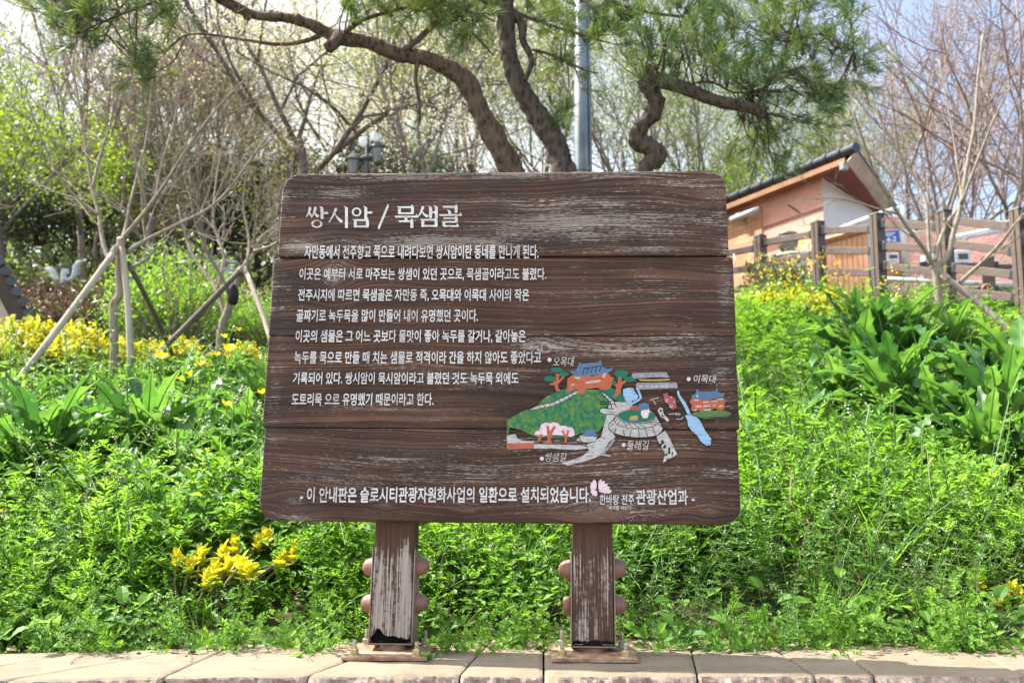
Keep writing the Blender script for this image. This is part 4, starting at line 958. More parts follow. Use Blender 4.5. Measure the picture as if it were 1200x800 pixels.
def plate():
    p = [at(1034.5, 271.5, 15.2), at(1053.5, 269.5, 15.2), at(1054, 283.5, 15.2), at(1035.2, 286.5, 15.2)]
    root = thing('number_plate', (p[3] + p[2]) / 2, 'blue house number plate reading 4-2 on the narrow pink pier', 'sign')
    c = (p[0] + p[1] + p[2] + p[3]) / 4
    mb = MB(); mb.poly([c + (q - c) * 1.06 for q in p], [0, .015, 0]); obj('border', mb, paint('plate_white', (.7, .7, .7), None, .4, 5, 0), root)
    mb = MB(); mb.poly([q + [0, -.006, 0] for q in p], [0, .004, 0]); obj('panel', mb, paint('plate_blue', (.02, .09, .36), None, .35, 5, 0), root)
    V, F = text_mesh("4-2", .03); lo, hi = V.min(0), V.max(0); mb = MB()
    W = [at(1038.5 + (v[0] - lo[0]) / (hi[0] - lo[0]) * 12, 284 - (v[1] - lo[1]) / (hi[1] - lo[1]) * 6.2 - (v[0] - lo[0]) / (hi[0] - lo[0]) * 1.2, 15.19) for v in V]
    mb.V.append(np.array(W)); mb.n += len(W)
    for f in F: mb.F.append(np.array([f])); mb.M.append(np.array([0]))
    obj('number', mb, paint('plate_white_text', (.75, .75, .75), None, .4, 5, 0), root)
    mb = MB()
    for k, w_ in enumerate((11, 8)):
        mb.poly([at(1038, 273.2 + k * 2.3, 15.19), at(1038 + w_, 272.4 + k * 2.3, 15.19), at(1038 + w_, 273.5 + k * 2.3, 15.19), at(1038, 274.4 + k * 2.3, 15.19)], [0, .002, 0])
    obj('street_line', mb, bpy.data.materials['plate_white_text'], root)
plate()
def gate():
    a, b = at(965, 350, 15.9), at(1020, 350, 15.4); R = frame_from(b - a); za, zb2 = at(965, 286, 15.9)[2], at(1020, 271, 15.4)[2]; g = gzf(a[0], a[1]) - .1
    root = thing('board_gate', ((a[0] + b[0]) / 2, (a[1] + b[1]) / 2, g), 'orange gate of upright boards behind the fence', 'gate')
    OR = paint('gate_orange', (.50, .25, .125), (.42, .20, .095), .6, 5, .15, 30, 0, (6, 6, 1)); n = 9; mb = MB()
    for k in range(n):
        t0, t1 = k / n, (k + 1) / n; p0 = a + (b - a) * (t0 + .006); p1 = a + (b - a) * (t1 - .006)
        mb.poly([(p0[0], p0[1], g), (p1[0], p1[1], g), (p1[0], p1[1], za + (zb2 - za) * t1), (p0[0], p0[1], za + (zb2 - za) * t0)], R[:, 1] * .03)
    obj('board_panel', mb, OR, root)
    mb = MB(); mb.tube([(a[0], a[1] - .05, za + .04), (b[0], b[1] - .05, zb2 + .04)], .05, 4); obj('top_rail', mb, OR, root)
    mb = MB(); m_ = a + (b - a) * .5; mb.box((m_[0], m_[1] + .09, (g + za) / 2), (np.linalg.norm(b - a), .01, za - g), R); obj('gate_backing', mb, paint('gate_brown', (.22, .09, .04)), root)  # darker brown panel behind the boards
gate()
def yard_wall():
    a, b = at(1062, 320, 15.6), at(1290, 320, 14.2); R = frame_from(b - a); L = np.linalg.norm(b - a); zt = at(1150, 268, 14.9)[2]; g = gzf(a[0], a[1]) - .8
    root = thing('yard_wall', ((a[0] + b[0]) / 2, (a[1] + b[1]) / 2, g), 'long low pink yard wall carrying white pipes and meter boxes', 'wall')
    n = NT('patchy_pink'); c = n.co(); col = n.mix(n.sm(n.noise(c, 1.6, 5, .6), .56, .62), n.ramp(n.noise(c, 4, 5), [(.3, (.48, .25, .205)), (.7, (.57, .32, .27))]), n.ramp(n.noise(c, 9, 5), [(.4, (.30, .24, .19)), (.6, (.42, .34, .26))]))
    n.bump(n.noise(c, 25, 5), .5, .03); pm = n.done(col, .9)
    mb = MB(); mb.box(((a[0] + b[0]) / 2, (a[1] + b[1]) / 2, (g + zt) / 2), (L, .25, zt - g), R); obj('wall_body', mb, pm, root)
    mb = MB(); mb.box(((a[0] + b[0]) / 2, (a[1] + b[1]) / 2 + .3, zt + .06), (L, .5, .12), R); obj('coping', mb, paint('coping_stone', (.36, .29, .22), (.24, .19, .15), .9, 8, .5), root, bevel=.02)
    for P in ([(1118, 278), (1180, 266)], [(1129, 285), (1130, 279), (1134, 277), (1182, 269)], [(1040, 327), (1120, 331), (1195, 334)], [(1082, 300), (1083, 326)]):
        mb = MB(); mb.tube([at(x, y, 14.55) for x, y in P], .035, 10); obj('pipe', mb, PIPE, root, smooth=True)
    return root
yard_wall()
def meter(px0, py0, px1, py1, Y, lab):
    c = at((px0 + px1) / 2, (py0 + py1) / 2, Y); w_, h = (px1 - px0) * pxm(Y), (py1 - py0) * pxm(Y)
    root = thing('meter_box', (c[0], c[1], c[2] - h / 2), lab, 'meter box'); R = frame_from((1, -.12))
    mb = MB(); mb.box(c, (w_, .16, h), R); obj('casing', mb, paint('meter_white', (.62, .63, .62), None, .4, 4, 0), root, bevel=.012)
    mb = MB(); mb.box(c + np.array([0, -.085, h * .12]), (w_ * .62, .012, h * .34), R); obj('window', mb, paint('meter_dark', (.05, .06, .05), None, .2), root, bevel=.012)
    mb = MB(); mb.box(c + np.array([0, -.085, -h * .28]), (w_ * .5, .008, h * .1), R); obj('nameplate', mb, paint('meter_plate', (.35, .36, .36)), root)
meter(1117, 294, 1135, 314, 14.5, 'white meter box fixed to the yard wall, the wider one'); meter(1091, 298, 1101, 315, 14.6, 'slim white meter box beside the bare tree stem'); meter(1037, 297, 1052, 310, 15.3, 'pale grey meter box below the number plate')

def small_yard_things():
    c = at(930, 312, 16.2); c[2] = at(930, 318, 16.2)[2]
    r = thing('laundry_tub', c, 'white plastic tub standing behind the fence by the house', 'tub'); mb = MB(); mb.lathe([(.001, 0), (.20, 0), (.25, .26), (.27, .26), (.27, .29), (.245, .29), (.20, .03), (.001, .03)], c, 24); obj('tub', mb, PIPE, r, smooth=False); mb = MB(); mb.lathe([(.27, .24), (.285, .26), (.27, .28)], c, 24); obj('rim', mb, PIPE, r)
    c = at(902, 326, 16.0); r = thing('plastic_crate', c, 'pale blue plastic crate left beside the fence post', 'crate'); mb = MB(); R = frame_from((1, -.2))
    for dx, dy, sx, sy in ((0, -.16, .26, .02), (0, .16, .26, .02), (-.12, 0, .02, .3), (.12, 0, .02, .3)): mb.box(c + np.array([dx, dy, .12]), (sx, sy, .24), R)
    mb.box(c + np.array([0, 0, .01]), (.22, .3, .02), R); obj('sides', mb, paint('crate_blue', (.45, .55, .62), None, .5), r, bevel=.004); mb = MB(); mb.box(c + np.array([0, -.175, .22]), (.28, .02, .04), R); obj('rim', mb, PIPE, r, bevel=.004)
    c = at(924, 296, 16.5); r = thing('stone_jar', c, 'squat grey stone jar with a lid on the pier by the pink wall', 'jar')
    mb = MB(); mb.lathe([(.001, 0), (.10, 0), (.16, .10), (.17, .2), (.13, .3), (.001, .3)], c, 20); obj('body', mb, paint('jar_grey', (.22, .18, .14), (.12, .1, .08), .7), r, smooth=True); mb = MB(); mb.lathe([(.15, .3), (.16, .33), (.03, .38), (.001, .40)], c, 20); obj('lid', mb, paint('jar_lid', (.28, .24, .19)), r, smooth=True)
    # rope hanging off the sign's edge fence
    mb = MB(); mb.tube([at(860, 298, 14.8), at(862, 305, 14.7), at(858, 315, 14.7), at(857, 330, 14.7), at(858, 350, 14.7)], .012, 6)
    tag(obj('rope', mb, paint('rope', (.55, .5, .42))), 'thin pale rope hanging by the fence rail near the sign', 'rope')
small_yard_things()

GALV = NT('galvanised'); _c = GALV.co(); GALV = GALV.done(GALV.ramp(GALV.noise(_c, 6, 4), [(.35, (.17, .19, .205)), (.65, (.25, .265, .275))]), .38, .6, .5)
def light_pole():
    b = at(681.5, 200, 9.2); x, y = b[0], b[1]; g = gzf(x, y)
    root = thing('light_pole', (x, y, g), 'tall grey galvanised pole rising behind the sign between the pines', 'pole')
    mb = MB(); mb.tube([(x, y, g - .2), (x, y, 3.3), (x + .02, y, 7.4)], [.078, .074, .055], 16); obj('shaft', mb, GALV, root, smooth=True)
    mb = MB(); mb.tube([(x, y, 3.36), (x, y, 3.40)], .084, 16); obj('clamp', mb, GALV, root, smooth=False)
    mb = MB(); mb.box((x, y - .0, g + .02), (.3, .3, .03)); obj('base_flange', mb, GALV, root, bevel=.004)
    mb = MB(); mb.tube([(x + .02, y, 7.35), (x + .05, y - .5, 7.75), (x + .05, y - 1.1, 7.85)], [.04, .035, .03], 10); mb.box((x + .05, y - 1.35, 7.85), (.22, .6, .1)); obj('lamp_arm', mb, GALV, root)
    mb = MB(); mb.tube([(x + .085, y - .02, g), (x + .085, y - .02, 3.3), (x + .08, y - .02, 6.8)], .014, 8); obj('conduit', mb, GALV, root)
light_pole()
def lamp_post():
    b = at(429, 200, 17.0); x, y = b[0], b[1]; g = gzf(x, y); Z = lambda py: at(429, py, 17)[2]
    root = thing('street_lamp', (x, y, g), 'old style twin lantern street lamp with two white discs above the sign edge', 'street lamp')
    IR = paint('lamp_iron', (.07, .075, .075), (.05, .055, .055), .5, 6, 0); GL = paint('lamp_glass', (.20, .21, .20), (.16, .17, .16), .25, 4, 0)
    mb = MB(); mb.tube([(x, y, g), (x, y, Z(189)), (x + .01, y, Z(186)), (x + .02, y, Z(160))], [.075, .06, .035, .03], 12); mb.lathe([(.06, 0), (.11, .03), (.10, .07), (.05, .11)], (x, y, Z(189)), 14); obj('post', mb, IR, root, smooth=True)
    for (px, py) in ((414, 187), (443, 173)):
        c = at(px, py, 17.0); 
        mb = MB(); mb.lathe([(.001, .16), (.02, .12), (.05, .09), (.11, .045), (.15, .0), (.15, -.02), (.125, -.025)], c, 14); cap = obj('lantern', mb, IR, root, smooth=False)
        mb = MB(); mb.lathe([(.12, -.025), (.075, -.25), (.05, -.27), (.001, -.27)], c, 8); obj('glass', mb, GL, cap)
        mb = MB(); mb.lathe([(.055, -.27), (.07, -.29), (.03, -.33), (.001, -.36)], c, 10); obj('finial', mb, IR, cap)
        mb = MB(); e = c + np.array([0, 0, -.34]); mb.tube([e, e + [0, 0, -.07], (x, y, e[2] - .18)], .018, 8); obj('arm', mb, IR, cap)
    for (px, py, tx) in ((425.5, 166, .1), (440, 160, .35)):
        c = at(px, py, 16.9); d = np.array([tx, -1, .25]); d /= np.linalg.norm(d); e1 = np.cross(d, [0, 0, 1]); e1 /= np.linalg.norm(e1); R = np.stack([e1, np.cross(d, e1), d], 1)
        mb = MB(); mb.lathe([(.001, .02), (.06, .018), (.088, .0), (.088, -.03), (.03, -.06), (.001, -.06)], c, 20, R @ np.diag([.85, 1.15, 1])); obj('disc', mb, paint('disc_white', (.8, .8, .8), None, .4, 4, 0), root, smooth=False)
lamp_post()
def pavilion_roof():
    Y = 11.0; root = thing('tiled_roof_end', at(0, 380, Y) * [1, 1, 0] + [0, 0, gzf(*at(0, 380, Y)[:2])], 'dark timber roof end edged with round grey tiles at the frame edge', 'roof')
    P = [(-120, 150), (3, 306), (14, 330), (24, 348), (36, 368), (30, 378), (16, 372), (0, 345), (-120, 215)]
    mb = MB(); mb.poly([at(x, y, Y) for x, y in P], np.array([-.62, 1, 0]) * .06); obj('barge_board', mb, paint('dark_timber', (.045, .024, .016), (.025, .014, .010), .6, 4, .2), root)
    tan = paint('tan_gable', (.46, .36, .26), None, .8); mb = MB(); mb.poly([at(x, y, Y + .1) for x, y in ((-120, 220), (0, 350), (14, 376), (14, 420), (-120, 420))], [0, .7, 0]); obj('gable', mb, tan, root)
    TL = paint('round_tile', (.085, .09, .10), (.05, .054, .06), .6, 8, .2)
    for k in range(13):
        t = k / 5.0; x = 34 - 6.6 * k - .25 * k * k * .3; y = 366 - 12.6 * k + .1 * k * k
        c = at(x, y, Y - .05); dv = np.array([-.62, 1, 0]) * .85; mb = MB(); mb.tube([c, c + dv * .06, c + dv * .065, c + dv], [.052, .052, .044, .044], 14); obj('round_tile', mb, TL, root)
pavilion_roof()
def sculpture():
    Y = 19.0; c = at(75, 318, Y); root = thing('garden_ornament', (c[0], c[1], gzf(c[0], c[1])), 'white curved ornament round a dark green board with a pale pink panel', 'ornament')
    WH = paint('ornament_white', (.62, .64, .64), None, .5, 5, 0)
    for P in ([(54, 315), (58, 315.5), (62, 319), (65, 325), (66, 334)], [(96, 307), (92, 308), (89, 313), (88, 320), (85, 326), (78, 328)]):
        mb = MB(); mb.tube([at(x, y, Y) for x, y in P], [.04, .06, .065, .06, .05, .04][:len(P)], 10); obj('curved_neck', mb, WH, root, smooth=True)
    mb = MB(); mb.poly([at(*q, Y) for q in blob(76, 317, 8.5, 8.5, 18, .03)], [0, .12, 0]); obj('round_board', mb, paint('ornament_green', (.03, .10, .07), None, .5), root, bevel=.02)
    mb = MB(); mb.poly([at(x, y, Y - .02) for x, y in ((71.5, 314), (80, 315), (82, 321), (73, 322))], [0, .015, 0]); obj('pink_panel', mb, paint('ornament_pink', (.62, .50, .48)), root, bevel=.01)
    mb = MB(); mb.tube([(c[0], c[1], gzf(c[0], c[1]) - .1), (c[0], c[1], c[2])], .06, 8); obj('stand', mb, WH, root)
    c = at(266, 311, 17); r2 = thing('utility_box', (c[0], c[1], gzf(c[0], c[1])), 'pale blue-grey utility box among the shrubs behind the second staked tree', 'utility box')
    z0 = gzf(c[0], c[1]) - .1; mb = MB(); mb.box((c[0], c[1], (z0 + c[2]) / 2), (.34, .3, c[2] - z0)); obj('cabinet', mb, paint('box_grey', (.27, .30, .33), None, .5), r2, bevel=.01); mb = MB(); mb.box((c[0], c[1], c[2] + .03), (.40, .36, .05)); obj('lid', mb, paint('box_lid', (.36, .40, .44), None, .4), r2, bevel=.01)
sculpture()

# ------------------------------------------------------------------ trees
def nrm(v): return v / (np.linalg.norm(v) + 1e-12)
class Tree:
    def __init__(s, seed): s.R = np.random.default_rng(seed); s.br = []; s.tips = []
    def grow(s, p, d, L, r, lev, mx, kids, ang, jit=.16, up=.06, ratio=.62, start=.3, rmin=.005):
        R = s.R; n = 5 if lev < 2 else 4; P = [p.copy()]; ds = [d]
        for k in range(n):
            d = nrm(d + R.normal(0, jit, 3) + np.array([0, 0, up])); p = p + d * L / n; P.append(p.copy()); ds.append(d)
        P = np.array(P); rr = np.linspace(r, max(r * .5, rmin * .7), n + 1); s.br.append((P, rr, lev))
        if lev >= mx - 1: s.tips.append((P[-1], ds[-1])); s.tips.append((P[n // 2], ds[n // 2]))
        if lev < mx: s.kids(P, rr, ds, L, lev, mx, kids, ang, jit, up, ratio, start, rmin)
    def kids(s, P, rr, ds, L, lev, mx, kids, ang, jit, up, ratio, start, rmin):
        R = s.R; n = len(P) - 1
        for i in range(kids[min(lev, len(kids) - 1)]):
            f = start + (1 - start) * (i + R.random()) / kids[min(lev, len(kids) - 1)]; q = min(f * n, n - 1e-6); j = int(q); a = q - j
            pp = P[j] * (1 - a) + P[j + 1] * a; dd = ds[min(j + 1, n)]
            ax = nrm(np.cross(dd, R.normal(0, 1, 3))); th = math.radians(ang + R.normal(0, 9)); c = nrm(dd * math.cos(th) + ax * math.sin(th))
            s.grow(pp, c, L * ratio * (1.15 - .5 * f) * (0.75 + .5 * R.random()), max(rr[j] * .62, rmin), lev + 1, mx, kids, ang, jit, up, ratio, .2, rmin)
    def guided(s, P, r0, r1, lev=0, sub=3):
        """a limb along given points, smoothed"""
        P = np.asarray(P, float); k = len(P); t = np.arange(k); tt = np.linspace(0, k - 1, (k - 1) * sub + 1); Q = []
        for u in tt:
            i = min(int(u), k - 2); f = u - i; p0, p1, p2, p3 = P[max(i - 1, 0)], P[i], P[i + 1], P[min(i + 2, k - 1)]
            Q.append(.5 * ((2 * p1) + (p2 - p0) * f + (2 * p0 - 5 * p1 + 4 * p2 - p3) * f * f + (3 * p1 - p0 - 3 * p2 + p3) * f ** 3))
        Q = np.array(Q); rr = np.linspace(r0, r1, len(Q)) if np.isscalar(r0) and np.isscalar(r1) else np.interp(tt, t, r0); s.br.append((Q, rr, lev)); return Q, rr
    def sprout(s, Q, rr, n, L, mx, kids, ang, start=.3, lev0=1, jit=.16, up=.06, ratio=.62, rmin=.005, rk=.6):
        R = s.R; ds = [nrm(Q[min(i + 1, len(Q) - 1)] - Q[max(i - 1, 0)]) for i in range(len(Q))]
        for i in range(n):
            j = int((start + (1 - start) * (i + R.random()) / n) * (len(Q) - 1)); dd = ds[j]; ax = nrm(np.cross(dd, R.normal(0, 1, 3))); th = math.radians(ang + R.normal(0, 10))
            s.grow(Q[j], nrm(dd * math.cos(th) + ax * math.sin(th)), L * (.7 + .6 * R.random()), max(rr[j] * rk, rmin), lev0, mx, kids, ang, jit, up, ratio, .2, rmin)
    def wood(s, jitter=.0, lo=0, hi=99):
        mb = MB()
        for k, (P, r, lev) in enumerate(s.br):
            if lo <= lev <= hi: mb.tube(P, r, (12, 7, 5, 4, 3, 3)[min(lev, 5)], 0, lev < 2, jitter if lev == 0 else 0, k)
        return mb
def leaf_quads(R, c, size, asp=.5, flat=.0):
    """diamond leaves centred at c"""
    k = len(c); d = R.normal(0, 1, (k, 3)); d[:, 2] *= 1 - flat; d /= np.linalg.norm(d, axis=1)[:, None]; e = np.cross(d, R.normal(0, 1, (k, 3))); e /= np.linalg.norm(e, axis=1)[:, None] + 1e-9
    s = (size * (.6 + .8 * R.random(k)))[:, None]
    return np.stack([c - d * s * .5, c + e * s * asp * .5, c + d * s * .5, c - e * s * asp * .5], 1).reshape(-1, 3)
def foliage(mb, R, tips, n, spread, size, asp=.55, m=0):
    c = np.array([t[0] for t in tips]); c = np.repeat(c, n, 0); c = c + R.normal(0, spread, c.shape); V = leaf_quads(R, c, size, asp); i = np.arange(len(c))[:, None] * 4 + np.arange(4); mb.add(V, i, m)
def needles(mb, R, centers, dirs, n, ln, wd=.0022, m=0, spread=.75):
    c = np.repeat(centers, n, 0); d = np.repeat(dirs, n, 0); k = len(c)
    v = d + R.normal(0, spread * .6, (k, 3)); v /= np.linalg.norm(v, axis=1)[:, None]; l = (ln * (.65 + .5 * R.random(k)))[:, None]
    c = c - d * (R.random((k, 1)) * ln * .7); e = np.cross(v, R.normal(0, 1, (k, 3))); e /= np.linalg.norm(e, axis=1)[:, None] + 1e-9; mid = c + v * l * .55 + np.array([0, 0, -.02]) * l; tip = c + v * l + np.array([0, 0, -.10]) * l
    V = np.stack([c, mid + e * wd, tip, mid - e * wd], 1).reshape(-1, 3); mb.add(V, np.arange(k)[:, None] * 4 + np.arange(4), m)

# --- the three pines behind the sign ---------------------------------
def PX(pts, Y, dY=0.0):
    k = len(pts); return [at(x, y, Y + dY * i / max(k - 1, 1)) for i, (x, y) in enumerate(pts)]
def pine(name_lab, trunk, widths, Y, dY, limbs, sprays, seed, barkmat, light=.4, thin=.75):
    widths = [v * thin for v in widths]; T = Tree(seed); P = PX(trunk, Y, dY); g = P[0].copy(); base = np.array([g[0], g[1], gzf(g[0], g[1])])
    root = thing('pine_tree', base, name_lab, 'tree'); wr = [w_ * .5 * pxm(Y) for w_ in widths]
    Q, rr = T.guided([base - [0, 0, .1]] + P, [wr[0] * 1.25] + wr, None, 0, 9)
    k0 = len(T.br)
    for (pts, w0, w1, y0, y1) in limbs: T.guided(PX(pts, y0, y1 - y0), w0 * .5 * pxm(y0), w1 * .5 * pxm(y1), 1, 4)
    mb = MB(); mt = MB()
    for i, (C, r, lev) in enumerate(T.br):
        (mt if i == 0 else mb).tube(C, r, 22 if i == 0 else 10, 0, True, .26, i + seed)
    R = T.R
    # knots and bark swellings on the trunk
    for j in range(7, len(Q) - 2, 8):
        q = Q[j] + nrm(R.normal(0, 1, 3)) * rr[j] * .75; mt.lathe([(.001, .03), (.02, .025), (.032, .005), (.03, -.02), (.001, -.03)], q, 8)
    tr = obj('trunk', mt, barkmat, root, smooth=True)
    pts_all = np.concatenate([C for (C, r, lev) in T.br])
    tip_c, tip_d = [], []
    for (px, py, rx, ry, n, ya, yb) in sprays:
        for _ in range(n):
            a = R.random() * 2 * np.pi; q = math.sqrt(R.random()); c = at(px + rx * q * math.cos(a), py + ry * q * math.sin(a), ya + (yb - ya) * R.random())
            j = np.argmin(np.linalg.norm(pts_all - c, axis=1) + R.random(len(pts_all)) * .3); s0 = pts_all[j]; L = np.linalg.norm(c - s0)
            if L > 1.3: s0 = c - nrm(c - s0 + R.normal(0, .35, 3)) * .5; L = .5
            mid = (s0 + c) / 2 + R.normal(0, .06, 3) * L + np.array([0, 0, -.05 * L]); d = nrm(c - mid + np.array([0, 0, .10]))
            mb.tube([s0, mid, c], [.007, .005, .003], 4, 0, False); tip_c.append(c); tip_d.append(d)
            for _k in range(3):
                d2 = nrm(d + R.normal(0, .6, 3) + [0, 0, .1]); c2 = (mid if _k == 2 else c) + d2 * (.10 + .12 * R.random()); mb.tube([(mid if _k == 2 else c - d * .05), c2], [.003, .002], 3, 0, False); tip_c.append(c2); tip_d.append(d2)
    obj('branch', mb, barkmat, root, smooth=True)
    nb = MB(); tc, td = np.array(tip_c), np.array(tip_d); sel = R.random(len(tc)) < light
    needles(nb, R, tc[~sel], td[~sel], 34, .125, .0027, 0); needles(nb, R, tc[sel], td[sel], 34, .125, .0027, 1)
    cb = MB()
    obj('crown', nb, [M['needle'], M['needle_light']], root)
    for c in tc[::24][:16]:
        m2 = MB(); m2.lathe([(.001, .03), (.012, .022), (.018, .005), (.015, -.015), (.001, -.025)], c - [0, 0, .03], 8); obj('cone', m2, M['bark_dark'], root, smooth=True)
pine('pine with the long crooked limb sweeping up and over the sign', [(622, 300), (606, 215), (585, 172), (562, 130), (549, 100), (532, 84), (500, 69), (470, 65), (432, 50), (396, 44), (362, 28), (330, 20), (298, 18), (262, 2), (225, -26), (180, -70)],
     [42, 38, 36, 33, 30, 28, 25, 24, 21, 20, 17, 16, 14, 13, 12, 9], 7.6, -.6,
     [([(398, 42), (392, 50), (384, 57)], 18, 13, 7.2, 7.15), ([(404, 38), (425, 24), (455, 14), (500, 4)], 7, 3, 7.2, 7.3), ([(384, 38), (358, 48), (325, 52), (282, 46), (238, 40), (215, 42)], 6, 2, 7.25, 7.1), ([(470, 62), (490, 46), (515, 22), (545, -6), (580, -40)], 9, 6, 7.3, 7.2),
      ([(489, 72), (487, 95), (491, 118), (492, 141)], 6, 3, 7.3, 7.3), ([(512, 20), (507, 10), (520, 0), (540, -16)], 4, 2, 7.25, 7.1), ([(300, 18), (240, -10), (160, 10), (90, 40)], 6, 2, 7.1, 6.6), ([(225, -26), (150, 0), (120, 50)], 5, 2, 7.0, 7.3), ([(500, 4), (540, 10), (580, 25)], 3, 2, 7.3, 7.2)],
     [(60, 8, 70, 26, 20, 6.2, 7.4), (95, 45, 22, 16, 7, 6.4, 7.2), (150, 20, 60, 20, 14, 6.5, 7.4), (168, 80, 22, 22, 8, 6.8, 7.4), (120, -30, 120, 20, 16, 6.5, 7.3), (440, 8, 40, 10, 10, 6.9, 7.5), (520, 12, 45, 22, 20, 6.9, 7.6), (480, -20, 90, 14, 16, 6.8, 7.4), (545, 55, 25, 20, 5, 7.1, 7.7)], 21, M['bark_pine_red'], .5, .74)
pine('pine with the straight leaning trunk just left of the grey pole', [(672, 300), (663, 215), (652, 172), (640, 150), (624, 126), (607, 98), (597, 66), (593, 30), (592, 0), (588, -50), (600, -120)],
     [40, 37, 35, 33, 30, 27, 25, 25, 26, 22, 14], 7.9, .0,
     [([(592, 8), (575, 2), (556, -4), (520, -20)], 12, 7, 7.9, 7.8), ([(602, 14), (612, 30), (613, 48), (622, 66), (622, 78), (615, 94)], 11, 6, 7.9, 7.8), ([(606, 16), (640, 28), (672, 38), (705, 48)], 5, 2, 7.9, 7.7), ([(624, 58), (650, 66), (680, 80), (700, 86)], 4, 2, 7.9, 7.7), ([(590, -30), (660, -20), (740, 10), (800, 20)], 8, 3, 7.8, 7.4), ([(545, -5), (540, 20), (560, 45), (578, 65)], 4, 2, 7.8, 7.7)],
     [(645, 18, 35, 26, 10, 8.0, 8.8), (705, 25, 55, 35, 18, 7.2, 8.2), (660, 90, 40, 45, 9, 7.9, 8.6), (555, 14, 25, 20, 6, 7.3, 8.2), (700, -20, 150, 18, 20, 7.2, 8), (640, 150, 30, 30, 5, 7.6, 8.3)], 22, M['bark_pine'], .6, .82)
pine('pine with a zigzag trunk and sawn limb reaching towards the house', [(752, 300), (752, 215), (757, 196), (771, 182), (760, 172), (746, 164), (752, 148), (766, 132), (769, 118), (760, 104), (754, 92)],
     [26, 25, 25, 25, 24, 22, 22, 22, 22, 21, 20], 7.8, -.1,
     [([(754, 92), (768, 93), (800, 103), (838, 118), (870, 124), (898, 133)], 18, 14, 7.7, 7.5), ([(884, 128), (893, 112), (900, 96), (912, 82), (922, 50), (930, 20), (934, -20)], 7, 3, 7.5, 7.2), ([(905, 90), (920, 84), (936, 80)], 4, 2, 7.5, 7.4), ([(892, 114), (884, 108), (878, 96)], 4, 2, 7.5, 7.4), ([(922, 50), (960, 40), (1000, 60)], 4, 2, 7.2, 7.3), ([(800, 103), (830, 95), (858, 108), (880, 108)], 3, 2, 7.6, 7.8)],
     [(870, 55, 80, 50, 40, 6.7, 8.8), (800, 35, 60, 38, 24, 6.8, 8.6), (955, 50, 65, 50, 30, 6.8, 8.4), (920, 130, 45, 45, 18, 7.2, 8.8), (985, 80, 38, 28, 10, 7.0, 8.0), (900, 8, 105, 25, 20, 6.6, 8.4), (730, 60, 30, 60, 8, 7.0, 8.6), (890, 170, 40, 25, 12, 7.8, 8.6), (780, 75, 25, 25, 6, 7.5, 8.2), (960, 130, 25, 40, 12, 7.5, 8.4)], 23, M['bark_pine'], .38, .88)

# --- staked trees -----------------------------------------------------
def staked_tree(label, trunk, tw, Y, limbs, sub, seed, stakes, mat, extra=None, Lk=1.0):
    T = Tree(seed); P = PX(trunk, Y); base = np.array([P[0][0], P[0][1], gzf(P[0][0], P[0][1]) - .1])
    root = thing('staked_tree', base, label, 'tree')
    T.guided([base] + P, [tw[0] * .45 * pxm(Y)] + [w_ * .41 * pxm(Y) for w_ in tw], None, 0, 4)
    for (pts, w0, w1, dY) in limbs:
        Q, rr = T.guided(PX(pts, Y, dY), w0 * .36 * pxm(Y), w1 * .38 * pxm(Y), 1, 4)
        T.sprout(Q, rr, sub, Lk * .62, 4, (4, 3, 3, 3), 36, .25, 2, .13, .07, .62, .0022, .42)
    mt = T.wood(.12, 0, 0); mb = T.wood(0, 1, 9)
    obj('trunk', mt, mat, root, smooth=True); obj('crown', mb, mat, root, smooth=True)
    if extra: extra(root, T)
    for (p, q, w_, dy, m, lab) in stakes:
        a, b = at(*p, Y - .05 + 0), at(*q, Y + dy); d = b - a; b = a + d * ((a[2] - gzf(b[0], b[1]) + .15) / max(a[2] - b[2], .05)) if True else b
        r = thing('stake', b, lab, 'stake', 'stakes propping young trees'); mb = MB(); Z = np.linspace(0, 1, 8)[:, None]; PP = a + (b - a) * Z + np.sin(Z * 5) * .01; mb.tube(PP, w_ * .42 * pxm(Y), 10, 0, True, .1, int(p[0])); obj('pole', mb, m, r, smooth=True)
        mb = MB(); mb.tube([a + nrm(b - a) * .02, a + nrm(b - a) * .075], w_ * .42 * pxm(Y) * 1.25, 10); obj('tie', mb, paint('stake_tie', (.30, .24, .17), None, .9), r)
def tree_one_extra(root, T): pass
ST_PALE = paint('stake_pale', (.44, .37, .29), (.30, .25, .19), .85, 6, .3, 30, 0, (1, 1, .3)); ST_DARK = paint('stake_dark', (.13, .10, .075), (.08, .06, .045), .85, 6, .3, 30)
ST_GREY = paint('stake_grey', (.24, .19, .165), (.17, .135, .115), .6, 6, .1)
